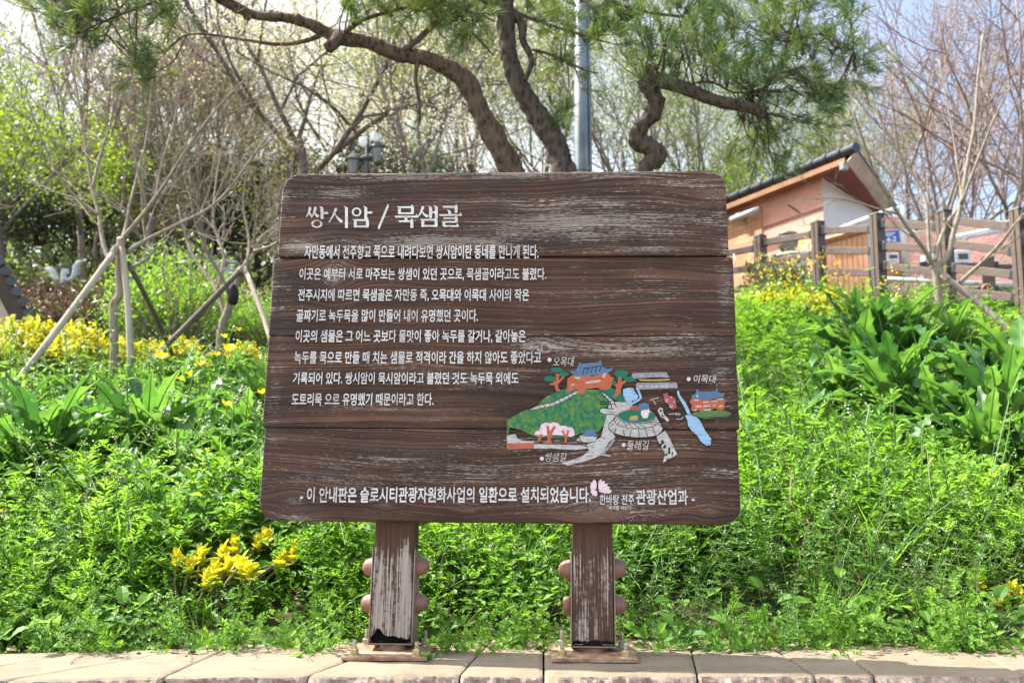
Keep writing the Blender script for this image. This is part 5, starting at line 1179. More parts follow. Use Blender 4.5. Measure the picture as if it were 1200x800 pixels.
staked_tree('bare pale-stemmed tree propped by a tripod of stakes beside the yellow hedge', [(134, 412), (133, 380), (133, 363), (135, 353), (140, 345), (139, 318), (141, 285)], [12, 12, 12, 13, 11, 9, 9], 7.5,
            [([(140, 300), (128, 303), (120, 280), (116, 252), (108, 220), (100, 170), (92, 120), (84, 70)], 10, 3, .5), ([(141, 285), (147, 268), (152, 240), (160, 210), (172, 160), (178, 100), (186, 40)], 7, 2, .6), ([(141, 282), (162, 258), (182, 232), (200, 205), (222, 170), (252, 130), (290, 90)], 8, 2.5, -.5), ([(148, 296), (170, 282), (210, 262), (242, 246), (268, 222), (300, 178), (330, 140)], 8, 2.5, .3),
             ([(116, 252), (90, 232), (66, 200), (48, 160), (30, 110)], 5, 2, -.4), ([(150, 315), (170, 305), (178, 294), (172, 286), (168, 262), (164, 215), (150, 150), (140, 90)], 6, 2, .4), ([(182, 232), (190, 190), (205, 140), (215, 80)], 5, 2, .2), ([(108, 220), (118, 180), (132, 130), (130, 60)], 5, 2, .3)], 6, 31,
            [((139, 288), (38, 424), 9, -.5, ST_PALE, 'long pale stake slanting down from the staked tree by the yellow hedge'), ((141, 278), (153, 418), 9, -.15, ST_PALE, 'upright pale stake standing close to the staked tree trunk'), ((150, 308), (188, 388), 7, .7, ST_DARK, 'darker stake behind the staked tree trunk')], M['bark_pale'])
def wrap(root, T):
    c = at(273, 345, 9.4); mb = MB(); mb.lathe([(.03, -.10), (.05, -.08), (.055, 0), (.045, .08), (.03, .10)], c, 12); obj('trunk_wrap', mb, paint('black_wrap', (.012, .012, .014), None, .6, 8, .4), root, smooth=True, label='black wrap tied round the trunk')
staked_tree('smaller pale tree with a black trunk wrap and short stakes close to the sign', [(258, 392), (266, 365), (275, 340), (283, 320), (290, 306)], [10, 10, 9, 9, 8], 9.4,
            [([(283, 320), (294, 305), (300, 290), (306, 278), (316, 270)], 8, 3, .2), ([(264, 370), (254, 342), (244, 325), (228, 302), (218, 278), (208, 240)], 8, 3, .5), ([(270, 350), (258, 322), (245, 300), (238, 285), (226, 250), (222, 200)], 7, 2.5, -.4), ([(290, 306), (292, 280), (285, 240), (290, 190)], 6, 2, .3), ([(298, 294), (318, 288), (332, 278), (350, 262)], 6, 3, -.2), ([(265, 312), (260, 290), (256, 274), (262, 262)], 6, 3, .1), ([(254, 342), (262, 300), (250, 260), (255, 200), (265, 150)], 5, 2, .4)], 5, 33,
            [((285, 313), (243, 356), 8, -.3, ST_DARK, 'short dark stake under the smaller staked tree'), ((286, 314), (305, 366), 7, -.3, ST_PALE, 'short pale stake beside the sign edge')], M['bark_pale'], wrap)
staked_tree('bare pale tree with spreading stems in front of the rail fence', [(1104, 400), (1100, 345), (1097, 318), (1093, 310)], [13, 12, 12, 12], 9.3,
            [([(1097, 314), (1110, 300), (1118, 270), (1126, 240), (1134, 190), (1142, 145), (1146, 95), (1152, 40)], 11, 4, .3), ([(1093, 311), (1085, 295), (1070, 275), (1053, 251), (1040, 228), (1026, 205), (1010, 160), (1000, 130)], 8, 2.5, -.5), ([(1091, 310), (1089, 290), (1087, 255), (1085, 236), (1076, 214), (1056, 182), (1036, 150), (1020, 110)], 7, 2.5, .3), ([(1112, 345), (1130, 326), (1148, 310), (1164, 294), (1178, 278), (1190, 262), (1210, 240)], 8, 3, -.4),
             ([(1096, 306), (1102, 280), (1112, 258), (1126, 236), (1122, 190), (1112, 130), (1100, 70)], 7, 2.5, .5), ([(1126, 240), (1145, 190), (1165, 140), (1185, 100)], 6, 2, -.3), ([(1053, 251), (1030, 245), (1000, 236), (975, 232), (940, 234)], 4, 1.5, -.3)], 4, 35,
            [((1104, 322), (1158, 366), 9, -.3, ST_GREY, 'grey-brown stake slanting right from the bare tree by the fence')], M['bark_pale'], None, .75)

# --- background trees ---------------------------------------------------
def species(name, seed, H, tr, kids, ang, mat, leaf, nleaf, lsize, spread, twig=None, up=.06, trunk_frac=.45, mx=4, ratio=.66, forks=5, rmin=.006, lean=0, light2=None, asp=.6):
    T = Tree(seed); R = T.R; root = thing(name, (0, 0, 0), 'tree', 'tree')
    top = np.array([R.normal(0, .04) * H + lean * H, R.normal(0, .04) * H, H * trunk_frac]); mid = top * .5 + R.normal(0, .03, 3) * H; mid[2] = H * trunk_frac * .5
    Q, rr = T.guided([np.zeros(3) - [0, 0, .3], mid, top], tr * .85, tr * .5, 0, 5)
    for k in range(forks):
        a = 2 * np.pi * (k + R.random() * .7) / forks; tilt = math.radians(R.uniform(12, ang)); d = np.array([math.cos(a) * math.sin(tilt), math.sin(a) * math.sin(tilt), math.cos(tilt)])
        j = len(Q) - 1 - int(R.random() * 5); T.grow(Q[j], d, H * .42 * (.75 + .45 * R.random()), rr[j] * .6, 1, mx, kids, ang, .14, up, ratio, .18, rmin)
    obj('trunk', T.wood(.15, 0, 1), mat, root, smooth=True); obj('crown', T.wood(0, 2, 9), twig or mat, root)
    if leaf is not None and nleaf:
        mb = MB(); foliage(mb, R, T.tips, nleaf, spread, lsize, asp, 0)
        if light2: foliage(mb, R, T.tips[::3], max(1, nleaf // 2), spread, lsize, asp, 1)
        obj('foliage', mb, [leaf] + ([light2] if light2 else []), root)
    return root
def plant_trees(proto, spots, group=None):
    for i, (px, Y, sc, rz, lab, dz) in enumerate(spots):
        p = at(px, 400, Y); o = place(proto, i == 0, (p[0], p[1], gzf(p[0], p[1]) + dz), rz, sc, lab)
        if group: o['group'] = group
plant_trees(species('fresh_green_tree', 51, 7, .10, (5, 5, 4, 3), 48, M['bark_dark'], M['fresh'], 8, .085, .20, None, .04, .35),
    [(-5, 16.5, .8, 0, 'tree with the freshest yellow-green leaves at the edge of the bank', 0), (-30, 21, 1.0, 2, 'fresh green tree partly cut off by the frame edge', 0), (110, 24, .75, 4, 'small fresh green tree beside the dark forked trunk', 0), (895, 25, 1.0, 1, 'fresh green tree rising directly behind the pink house', 0)], 'trees in fresh yellow-green leaf')
plant_trees(species('bare_tree', 52, 11, .11, (6, 5, 4, 3), 44, M['bark_back'], M['bud_red'], 5, .04, .16, M['twig_red'], .07, .22, forks=7),
    [(100, 21.5, 1.0, 0, 'dark forked trunk with bare reddish twigs behind the azaleas', 0), (1110, 21, .95, 1.3, 'tall bare tree with reddish buds right behind the yard wall', 0), (1172, 19, .95, 2.6, 'dark bare tree with a leaning trunk near the frame edge', 0), (165, 19.5, .85, 5.1, 'bare reddish tree straight behind the first staked tree', 0), (245, 22, .9, .9, 'bare reddish tree between the staked trees', 0), (1235, 23, 1.1, 4, 'bare reddish tree mostly outside the frame', 0), (1060, 30, 1.0, 5, 'slender bare tree far behind the house roof', 0), (215, 30, 1.0, 3.2, 'distant bare reddish tree behind the first staked tree', 0), (20, 32, 1.1, 1.9, 'distant bare tree above the fresh green one', 0), (1150, 31, 1.15, .6, 'distant bare tree between the two dark ones', 0)], 'bare trees with reddish twigs')
plant_trees(species('cherry_tree', 53, 9, .16, (5, 5, 4, 3), 50, M['bark_dark'], M['blossom'], 26, .05, .2, None, .03, .36, light2=M['bud']),
    [(345, 18.5, 1.0, 0, 'cherry tree in pale blossom left of the twin lantern lamp', 0), (385, 27, 1.0, 2, 'second blossoming cherry further back near the lamp', 0)], 'cherry trees in pale blossom')
plant_trees(species('budding_tree', 54, 10, .12, (6, 5, 4, 3), 34, M['bark_back'], M['bud'], 12, .06, .2, None, .10, .30, forks=7),
    [(120, 25, .9, 3.3, 'budding tree behind the fresh green leaves', 0), (195, 27, .95, .8, 'budding tree straight above the first staked tree', 0), (265, 24, .85, 2.2, 'budding tree above the second staked tree', 0), (500, 17, .92, 0, 'multi-stemmed budding tree right of the twin lantern lamp', 0), (560, 24, 1.0, 1, 'budding tree behind the crooked pine trunk', 0), (640, 26, 1.05, 2, 'budding tree seen between the two nearer pines', 0), (725, 23, .95, 3, 'budding tree right behind the grey pole', 0), (800, 27, 1.1, 4, 'budding tree under the sawn pine limb', 0), (870, 31, 1.0, 5, 'distant budding tree above the house eave', 0), (960, 28, 1.0, 2.4, 'budding tree above the roof ridge', 0), (440, 32, 1.1, 4.4, 'distant budding tree behind the cherry', 0), (1010, 36, 1.1, 5.5, 'distant budding tree beyond the roof peak', 0)], 'grey-stemmed trees just coming into bud')
plant_trees(species('golden_bud_tree', 55, 6.5, .10, (5, 4, 4, 3), 46, M['bark_grey'], M['bud_orange'], 4, .06, .17, None, .05, .3, light2=M['bud']),
    [(318, 17, .55, 0, 'small tree with orange-yellow young leaves against the sign edge', 0), (205, 22, .6, 3, 'small tree with orange-yellow leaves behind the first staked tree', 0)], 'trees with orange-yellow young leaves')
plant_trees(species('dark_evergreen', 56, 6.5, .16, (6, 5, 5, 4), 62, M['bark_dark'], M['dark_green'], 10, .11, .24, None, .0, .25, forks=8),
    [(40, 26, .9, 0, 'dark evergreen under the fresh green tree', 0), (180, 28, .95, 1, 'dark evergreen behind the first staked tree', 0), (250, 24, .75, 2, 'low dark evergreen behind the second staked tree', 0), (310, 27, .9, 3, 'dark evergreen beside the cherry trunk', 0), (470, 34, 1.1, 4, 'far dark evergreen behind the twin lantern lamp', 0), (120, 36, 1.2, 5, 'farthest dark evergreen high on the hill', 0), (960, 40, 1.2, .5, 'far dark evergreen behind the house', 0)], 'dark evergreens on the hill')

# --- far wood closing the view -----------------------------------------
def far_wood():
    R = np.random.default_rng(77); mb = MB(); k = 340
    cx = R.uniform(-40, 40, k); cyy = R.uniform(44, 75, k); cz = gz(cx, cyy) + R.uniform(.2, 4.0, k)
    C = np.repeat(np.stack([cx, cyy, cz], 1), 150, 0); C = C + R.normal(0, 1, C.shape) * [1.3, 1.3, 1.0]
    V = leaf_quads(R, C, .36, .7); F = np.arange(len(C))[:, None] * 4 + np.arange(4); m = np.repeat(R.choice([0, 1, 2], k, p=[.4, .35, .25]), 150); mb.add(V, F, m)
    obj('far_woods', mb, [M['dark_green'], M['bud'], M['bud_red']], kind='stuff', label='far wood of mixed trees closing off the hillside')
    mb = MB(); k = 260; cx = R.uniform(-22, 2, k); cyy = R.uniform(21, 34, k); cz = gz(cx, cyy) + R.uniform(.0, .7, k)
    C = np.repeat(np.stack([cx, cyy, cz], 1), 120, 0) + R.normal(0, 1, (k * 120, 3)) * [.6, .6, .4]; V = leaf_quads(R, C, .14, .6); F = np.arange(len(C))[:, None] * 4 + np.arange(4)
    mb.add(V, F, np.repeat(R.choice([0, 1, 2], k, p=[.55, .2, .25]), 120)); obj('undergrowth', mb, [M['dark_green'], M['bud'], M['azalea_leaf']], kind='stuff', label='tangled undergrowth on the shaded hillside')
far_wood()

# ------------------------------------------------------------------ shrubs
def bush(name, seed, rx, rz_, nst, leaf, nleaf, lsize, asp=.55, stemmat=None, m2=None, p2=.2, upright=.5, lean=.15, clump=.05, top_bias=1.0):
    """shrub of many stems with leaves towards their ends"""
    R = np.random.default_rng(seed); root = thing(name, (0, 0, 0), name, 'shrub'); sb = MB(); mb = MB(); C = []; W = []
    for k in range(nst):
        a = R.random() * 2 * np.pi; q = math.sqrt(R.random()); tip = np.array([rx * q * math.cos(a), rx * q * math.sin(a), rz_ * (.45 + .55 * R.random() ** .6) * math.sqrt(max(1 - .75 * q * q, .1))]); b = tip * [.25, .25, 0]
        mid = (b + tip) / 2 + R.normal(0, .04, 3) * rz_ + [tip[0] * .1, tip[1] * .1, .05 * rz_]; sb.tube([b, mid, tip], [.010 * rz_ + .002, .006 * rz_ + .0015, .003 * rz_ + .001], 4, 0, False)
        f = R.random(nleaf) ** (1 / (1 + top_bias)); pts = np.where(f[:, None] < .5, b + (mid - b) * (f[:, None] * 2), mid + (tip - mid) * (f[:, None] * 2 - 1)); C.append(pts + R.normal(0, clump, (nleaf, 3)) * rz_)
    C = np.concatenate(C); C[:, 2] = np.maximum(C[:, 2], .02); V = leaf_quads(R, C, lsize, asp); F = np.arange(len(C))[:, None] * 4 + np.arange(4); mb.add(V, F, (R.random(len(C)) < p2).astype(int) if m2 else 0)
    obj('stems', sb, stemmat or M['bark_grey'], root); root.children[0].name = 'branch'; obj('foliage', mb, [leaf] + ([m2] if m2 else []), root); return root
def plant_bushes(proto, spots, group):
    for i, (px, py, Y, sc, lab) in enumerate(spots):
        p = at(px, py, Y); o = place(proto, i == 0, (p[0], p[1], gzf(p[0], p[1]) - .03), i * 1.7, sc, lab); o['group'] = group
hl = ['golden shrub at the frame edge under the tiled roof end', 'golden shrub beneath the round tile ends', 'golden shrub just left of the long slanting stake', 'golden shrub behind the slanting stake', 'golden shrub between the slanting stake and staked trunk', 'golden shrub directly behind the staked trunk', 'golden shrub right of the upright stake', 'golden shrub below the feathery green bush', 'golden shrub left of the black trunk wrap', 'golden shrub under the smaller staked tree', 'golden shrub touching the sign edge']
plant_bushes(bush('golden_shrub', 61, .42, .62, 90, M['leaf_gold'], 46, .05, .6, None, M['leaf_goldgreen'], .42, clump=.045, top_bias=1.2),
    [(8, 400, 8.9, 1.05, hl[0]), (38, 400, 9.0, 1.0, hl[1]), (62, 400, 8.9, .95, hl[2]), (90, 400, 9.2, .95, hl[3]), (114, 400, 9.3, .8, hl[4]), (140, 400, 9.6, .65, hl[5]), (178, 400, 10.2, .55, hl[6]), (210, 400, 10.4, .62, hl[7]), (250, 400, 10.2, .38, hl[8]), (282, 400, 10.0, .62, hl[9]), (316, 400, 9.9, .40, hl[10])], 'golden shrubs forming the hedge')
plant_bushes(bush('golden_shrub', 62, .36, .5, 60, M['leaf_goldgreen'], 40, .05, .6, None, M['leaf_gold'], .3, clump=.05),
    [(905, 400, 11.5, .9, 'yellow-green shrub at the foot of the fence nearest the sign'), (935, 400, 11.2, .95, 'yellow-green shrub below the flowering stalks'), (972, 400, 11.0, 1.0, 'yellow-green shrub beneath the orange gate'), (1128, 400, 9.0, .55, 'small golden shrub at the foot of the grey stake'), (1165, 400, 9.0, .62, 'golden shrub right of the grey stake'), (1185, 400, 9.2, .6, 'golden shrub below the last fence post')], 'golden shrubs by the rail fence')
plant_bushes(bush('azalea_shrub', 63, .85, .80, 70, M['azalea_leaf'], 60, .05, .55, M['bark_dark'], M['azalea_bloom'], .05, clump=.06, top_bias=.5),
    [(5, 400, 14.0, 1, 'azalea behind the tiled roof end'), (38, 400, 14.6, 1.1, 'azalea with most pink blooms below the ornament'), (72, 400, 13.4, .9, 'azalea just above the golden hedge'), (100, 400, 14.8, 1.15, 'azalea under the dark forked trunk'), (130, 400, 13.6, 1.0, 'azalea behind the staked trunk'), (165, 400, 14.2, 1.0, 'azalea between the staked tree and feathery bush'), (20, 400, 16.8, 1.1, 'upper azalea near the frame edge'), (62, 400, 17.0, 1.0, 'upper azalea at the foot of the ornament'), (120, 400, 17.2, 1.1, 'upper azalea right of the ornament'), (170, 400, 17.0, 1.1, 'upper azalea above the feathery bush'), (225, 400, 17.5, 1.2, 'upper azalea behind the second staked tree'), (290, 400, 15.5, 1.0, 'azalea close behind the sign edge'), (262, 400, 16.0, 1.15, 'azalea hiding the foot of the utility box')], 'brownish azaleas on the bank')
plant_bushes(bush('feathery_shrub', 64, .75, 1.15, 110, M['feather'], 60, .055, .3, None, None, .3, clump=.07, top_bias=.6),
    [(205, 400, 12.0, 1.25, 'big soft bright green feathery bush between the two staked trees'), (175, 400, 12.4, .75, 'smaller feathery green bush beside the dark stake'), (318, 400, 12.5, .7, 'feathery green bush low beside the sign edge'), (262, 400, 13.0, .8, 'feathery green bush in front of the utility box')], 'feathery green bushes')
plant_bushes(bush('brown_shrub', 65, .35, .6, 40, M['azalea_leaf'], 30, .045, .5, M['bark_dark'], M['bud'], .3, clump=.06),
    [(905, 400, 13.0, 1.3, 'rusty brown twiggy shrub behind the flowering stalks'), (930, 400, 12.6, 1.2, 'second rusty shrub at the fence foot')], 'brown shrubs at the fence')

# golden euonymus growing just behind the wall
def euonymus(label, clumps, seed, rosette=1.0):
    R = np.random.default_rng(seed); c0 = at(*clumps[0]); b = np.array([c0[0], c0[1], gzf(c0[0], c0[1])]); root = thing('euonymus_shrub', b, label, 'shrub'); sb = MB(); fb = MB()
    for (px, py, Y) in clumps:
        c = at(px, py, Y); g = np.array([b[0] + (c[0] - b[0]) * .5, b[1] + (c[1] - b[1]) * .5, gzf(c[0], c[1])]); mid = (g + c) / 2 + R.normal(0, .012, 3); sb.tube([g, mid, c], [.006, .005, .004], 6, 0, False)
        for k in range(11):
            a = k * 2.4 + R.random() * .4; el = math.radians(80 - k * 6.0 + R.normal(0, 6)); d = np.array([math.cos(a) * math.cos(el), math.sin(a) * math.cos(el), math.sin(el)]); L = (.030 + .018 * R.random()) * rosette * (1.1 if k > 4 else .9); side = nrm(np.cross(d, [0, 0, 1])); upv = np.cross(side, d); w_ = L * .34
            o = c - d * .004 - np.array([0, 0, .004 * k]); pts = []
            for t, ww in ((0, .2), (.3, .85), (.6, 1), (.85, .6), (1, .06)):
                q = o + d * L * t - upv * L * .15 * t * t; pts += [q - side * w_ * ww + upv * w_ * .35 * ww, q, q + side * w_ * ww + upv * w_ * .35 * ww]
            F = [[i * 3 + j, i * 3 + j + 1, i * 3 + j + 4, i * 3 + j + 3] for i in range(4) for j in range(2)]; fb.add(pts, F, 1 if k > 8 else 0)
    obj('branch', sb, M['stem_dry'], root); obj('foliage', fb, [M['leaf_gold'], M['leaf_goldgreen']], root, smooth=True)
euonymus('golden-leaved euonymus tips glowing among the green weeds left of the posts', [(222, 662, 3.5), (208, 655, 3.52), (236, 650, 3.55), (291, 668, 3.42), (283, 660, 3.45), (312, 628, 3.7), (303, 634, 3.68), (252, 668, 3.5), (262, 646, 3.6), (345, 648, 3.62), (357, 640, 3.66), (338, 638, 3.7), (276, 640, 3.65), (184, 627, 3.75), (268, 662, 3.5), (330, 655, 3.55), (243, 677, 3.42)], 5, 1.35)
euonymus('low golden-leaved sprig at the wall under the last leafy plants', [(1178, 694, 3.5), (1168, 700, 3.48), (1188, 690, 3.55), (1148, 684, 3.55), (1140, 680, 3.6), (1196, 698, 3.5)], 6, 1.2)

# ------------------------------------------------------------------ big toothed-leaf plants
def toothed_leaf(R, L, wd, arch, twist, rows=19):
    """welded 5-wide strip with lobed, wavy edge; grows from origin along +x and up"""
    pts = []; ph = R.random() * 6
    for i in range(rows):
        t = i / (rows - 1); prof = (math.sin(math.pi * min(t * .92 + .06, 1)) ** .8) * (.55 + .6 * t if t < .6 else .91) ; prof *= 1 if t < .9 else .75
        lob = 1 + .25 * math.sin(i * 2.2 + ph) * (1 if t < .85 else .3); w_ = wd * prof * lob * .5 + .003; el = math.radians(72) - arch * t ** 1.3
        pts.append((t, w_, el, .34 * math.sin(i * 1.5 + ph), .34 * math.sin(i * 1.7 + ph + 2)))
    V = []; x = z = 0.0; ds = L / (rows - 1)
    for i, (t, w_, el, ea, eb) in enumerate(pts):
        if i: x += math.cos(el) * ds; z += math.sin(el) * ds
        nx, nz = -math.sin(el), math.cos(el)
        vn = .11 if i % 2 else -.07
        for s_, off in ((-1, ea), (-.5, .05 + vn), (0, -.12), (.5, .05 + vn), (1, eb)):
            o = w_ * (abs(s_) * .28 + off * abs(s_) * 1.6) - (.0 if s_ else w_ * .06); V.append((x + nx * o, s_ * w_ + twist * t * z * .2, z + nz * o))
    F = [[i * 5 + j, i * 5 + j + 1, i * 5 + j + 6, i * 5 + j + 5] for i in range(rows - 1) for j in range(4)]
    return np.array(V), np.array(F)
def leafy_proto(seed, n, L, stalk=True):
    R = np.random.default_rng(seed); root = thing('leafy_plant', (0, 0, 0), 'leafy plant', 'plant'); fb = MB(); sb = MB()
    for k in range(n):
        f = k / n; Lk = L * (.55 + .6 * R.random()) * (1 - .30 * f); V, F = toothed_leaf(R, Lk, Lk * R.uniform(.14, .22), R.uniform(.4, 2.5) * (1.15 - .6 * f), R.normal(0, .5))
        a = k * 2.39996 + R.normal(0, .3); c, s_ = math.cos(a), math.sin(a); W = np.stack([V[:, 0] * c - V[:, 1] * s_, V[:, 0] * s_ + V[:, 1] * c, V[:, 2] + f * L * .55], 1); fb.add(W, F, 0)
        rib = W[2::5]; sb.tube(rib[::2], np.linspace(.0065, .0022, len(rib[::2])), 5, 0, False)
    sb.tube([(0, 0, -.05), (0.01, 0, L * .3), (0, .01, L * .6)], [.012, .010, .006], 7); obj('stalk', sb, M['stem_pale'], root); obj('foliage', fb, [M['leaf_big']], root, smooth=True); return root
M['stem_pale'] = leafmat('stem_pale', [(.22, .32, .10), (.30, .40, .17)], .6, 1.7)
protos = [leafy_proto(s, n, L) for s, n, L in ((71, 44, .52), (72, 36, .46), (73, 48, .57))]
used = set()
def leafy(px, py, Y, sc, lab, group, k):
    p = at(px, py, Y); P = protos[k % 3]; o = place(P, P.name not in used, (p[0], p[1], gzf(p[0], p[1]) - .02), k * 1.9, sc, lab); used.add(P.name); o['group'] = group
rl = [(1040, 6.3, 1.45, 'tall leafy plant topping the clump under the bare tree'), (1075, 6.4, 1.5, 'tallest leafy plant right beneath the bare tree stems'), (1008, 6.4, 1.25, 'leafy plant on the sign side of the tall clump'), (1110, 6.2, 1.3, 'leafy plant below the grey stake'), (980, 6.0, 1.05, 'leafy plant edging the low weeds near the sign'), (1045, 5.4, 1.1, 'pale upright leafy plant in front of the clump'), (1090, 5.1, 1.0, 'broad leafy plant in the middle of the bank'), (1135, 5.5, 1.25, 'leafy plant with wavy leaves below the golden shrubs'), (1165, 4.9, 1.1, 'big leafy plant close to the frame edge'), (1195, 5.3, 1.35, 'leafy plant cut by the frame edge'), (1020, 4.95, .8, 'shorter leafy plant above the vetch'), (1150, 4.5, .9, 'lowest leafy plant near the frame edge'), (1060, 4.7, .75, 'small leafy plant in front of the broad one'), (1190, 4.4, .95, 'low leafy plant in the corner of the bank'), (1125, 6.4, 1.0, 'leafy plant half hidden behind the grey stake')]
for k, (px, Y, sc, lab) in enumerate(rl): leafy(px, 400, Y, sc, lab, 'leafy plants on the bank under the fence', k)
ll = [(20, 4.7, 1.05, 'leafy plant at the frame edge below the hedge'), (55, 4.6, 1.05, 'upright leafy plant beside the frame edge one'), (95, 4.75, 1.0, 'leafy plant with grey-green blades under the slanting stake'), (130, 4.5, .75, 'low leafy plant in front of the staked trunk'), (175, 4.9, 1.05, 'leafy plant in the middle of the left meadow'), (215, 4.7, 1.0, 'leafy plant with lit pale leaves near the sign'), (255, 4.9, 1.0, 'leafy plant a step from the sign edge'), (290, 5.2, .85, 'leafy plant touching the sign edge'), (240, 6.2, .85, 'leafy plant among the yellow flowers'), (285, 6.6, .9, 'leafy plant behind the yellow flowers'), (320, 6.3, .85, 'leafy plant peeping past the sign edge'), (205, 7.0, .9, 'leafy plant below the feathery bush'), (165, 6.6, .75, 'leafy plant right of the upright stake foot'), (90, 6.4, .75, 'leafy plant at the foot of the slanting stake'), (265, 7.6, .9, 'leafy plant under the short dark stake'), (310, 7.8, .9, 'leafy plant under the short pale stake'), (30, 5.8, .75, 'leafy plant between hedge and frame edge'), (150, 5.6, .7, 'leafy plant in front of the upright stake'), (70, 5.2, .9, 'leafy plant behind the two frame edge plants'), (115, 5.3, .85, 'leafy plant behind the grey-green one'), (195, 5.4, .9, 'leafy plant beneath the yellow flowers'), (235, 5.5, .95, 'leafy plant between the yellow flowers and the sign'), (150, 4.35, .7, 'lowest leafy plant of the left meadow'), (275, 4.55, .75, 'leafy plant low beside the sign edge')]
for k, (px, Y, sc, lab) in enumerate(ll): leafy(px, 400, Y, sc, lab, 'leafy plants on the bank below the hedge', k + 1)

# rape stalks flowering in front of the fence
def rape(seed):
    R = np.random.default_rng(seed); root = thing('rape_plant', (0, 0, 0), 'x', 'plant'); sb = MB(); fb = MB(); H = 1.0
    for k in range(4):
        a = R.random() * 6.28; top = np.array([math.cos(a) * .2 * (k > 0), math.sin(a) * .2 * (k > 0), H * (1 - .15 * k)]); b = np.array([0, 0, .1 * k]); mid = (b + top) / 2 + R.normal(0, .02, 3); sb.tube([b, mid, top], [.007, .005, .003], 5, 0, False)
        for j in range(13): c = top + R.normal(0, 1, 3) * [.035, .035, .05] - [0, 0, .03]; fb.add(leaf_quads(R, c[None], .030, .9), [[0, 1, 2, 3]], 0)
        for j in range(8): c = b + (top - b) * (.15 + .6 * R.random()); fb.add(leaf_quads(R, c[None] + R.normal(0, .02, 3), .11, .3), [[0, 1, 2, 3]], 1)
    obj('stalk', sb, M['stem'], root); obj('foliage', fb, [M['petal_yellow'], M['leaf_mid']], root); return root
rp = rape(81)
for i, (px, Y, sc, lab) in enumerate([(893, 12.0, 1.0, 'yellow flowering stalk by the fence post nearest the sign'), (908, 11.6, 1.0, 'yellow flowering stalk over the rusty shrub'), (925, 11.8, 1.1, 'yellow flowering stalk in the middle of the first bay'), (941, 11.3, 1.25, 'taller yellow flowering stalk left of the second post'), (952, 11.5, 1.3, 'tallest yellow flowering stalk crossing the second post'), (966, 11.2, 1.1, 'yellow flowering stalk in front of the orange gate'), (985, 11.4, 1.0, 'thin yellow flowering stalk at the gate middle'), (1052, 10.4, .95, 'yellow flowering stalk under the number plate'), (916, 12.3, .9, 'short yellow flowering stalk behind the first bay')]):
    p = at(px, 400, Y); o = place(rp, i == 0, (p[0], p[1], gzf(p[0], p[1])), i * 2.1, sc * .72, lab); o['group'] = 'flowering stalks by the fence'
# yellow poppies in the meadow
def poppy():
    root = thing('yellow_flower', (0, 0, 0), 'x', 'flower'); sb = MB(); sb.tube([(0, 0, -.25), (.005, 0, -.1), (0, 0, 0)], .003, 5, 0, False); fb = MB(); R = np.random.default_rng(4)
    for k in range(5):
        a = k * 1.2566; d = np.array([math.cos(a), math.sin(a), .95 + .3 * math.sin(k * 2.3)]); s_ = np.array([-math.sin(a), math.cos(a), 0]); fb.add([d * .004, d * .03 - s_ * .020, d * .042 + [0, 0, .002], d * .03 + s_ * .020], [[0, 1, 2, 3]])
    obj('stalk', sb, M['stem'], root); obj('petals', fb, M['petal_yellow'], root); return root
pp = poppy()
for i, (px, py, Y, sc, lab) in enumerate([(268, 411, 5.2, 1.2, 'yellow flower nearest the sign edge'), (189, 421, 5.2, 1.2, 'yellow flower furthest from the sign'), (235, 429, 5.1, 1.0, 'yellow flower in the middle of the patch'), (223, 441, 5.0, .9, 'yellow flower just below the middle one'), (263, 396, 5.5, .8, 'small yellow flower above the nearest one'), (255, 417, 5.2, .7, 'tiny yellow flower left of the nearest one'), (307, 462, 4.6, .8, 'yellow flower touching the sign edge'), (266, 476, 4.5, .9, 'lower yellow flower above the leafy plants'), (212, 446, 4.9, .7, 'lowest small yellow flower in the patch'), (280, 388, 5.8, .8, 'yellow flower high in the patch')]):
    o = place(pp, i == 0, at(px, py, Y), i * 1.3, sc * .7, lab); o['group'] = 'yellow flowers in the meadow'

# ------------------------------------------------------------------ ground cover
class TP:
    def __init__(s, seed): s.R = np.random.default_rng(seed); s.b = MB()
    def leaf(s, o, d, L, w_, m, cup=.25, droop=.2):
        d = nrm(np.asarray(d, float)); side = np.cross(d, [0, 0, 1.0]); side = nrm(side) if np.linalg.norm(side) > .05 else np.array([1.0, 0, 0]); upv = np.cross(side, d); o = np.asarray(o, float)
        a = o + d * L * .5 - upv * L * droop * .25; t = o + d * L - upv * L * droop
        s.b.add([o, a - side * w_ * .5 + upv * w_ * cup, t, a + side * w_ * .5 + upv * w_ * cup], [[0, 3, 2, 1]], m)
    def oval(s, o, d, L, w_, m, cup=.18, droop=.3):
        d = nrm(np.asarray(d, float)); side = np.cross(d, [0, 0, 1.0]); side = nrm(side) if np.linalg.norm(side) > .05 else np.array([1.0, 0, 0]); upv = np.cross(side, d); o = np.asarray(o, float); P = []
        for t, ww in ((0, .12), (.25, .85), (.55, 1), (.82, .6), (1, .05)):
            q = o + d * L * t - upv * L * droop * t * t; P += [q - side * w_ * .5 * ww + upv * w_ * cup * ww, q, q + side * w_ * .5 * ww + upv * w_ * cup * ww]
        s.b.add(P, [[i * 3 + j, i * 3 + j + 1, i * 3 + j + 4, i * 3 + j + 3] for i in range(4) for j in range(2)], m)
    def stem(s, P, r, m): s.b.tube(P, r, 3, m, False)
    def get(s): return np.concatenate(s.b.V), np.concatenate(s.b.F), np.concatenate(s.b.M)
def dirv(a, e): return np.array([math.cos(a) * math.cos(e), math.sin(a) * math.cos(e), math.sin(e)])
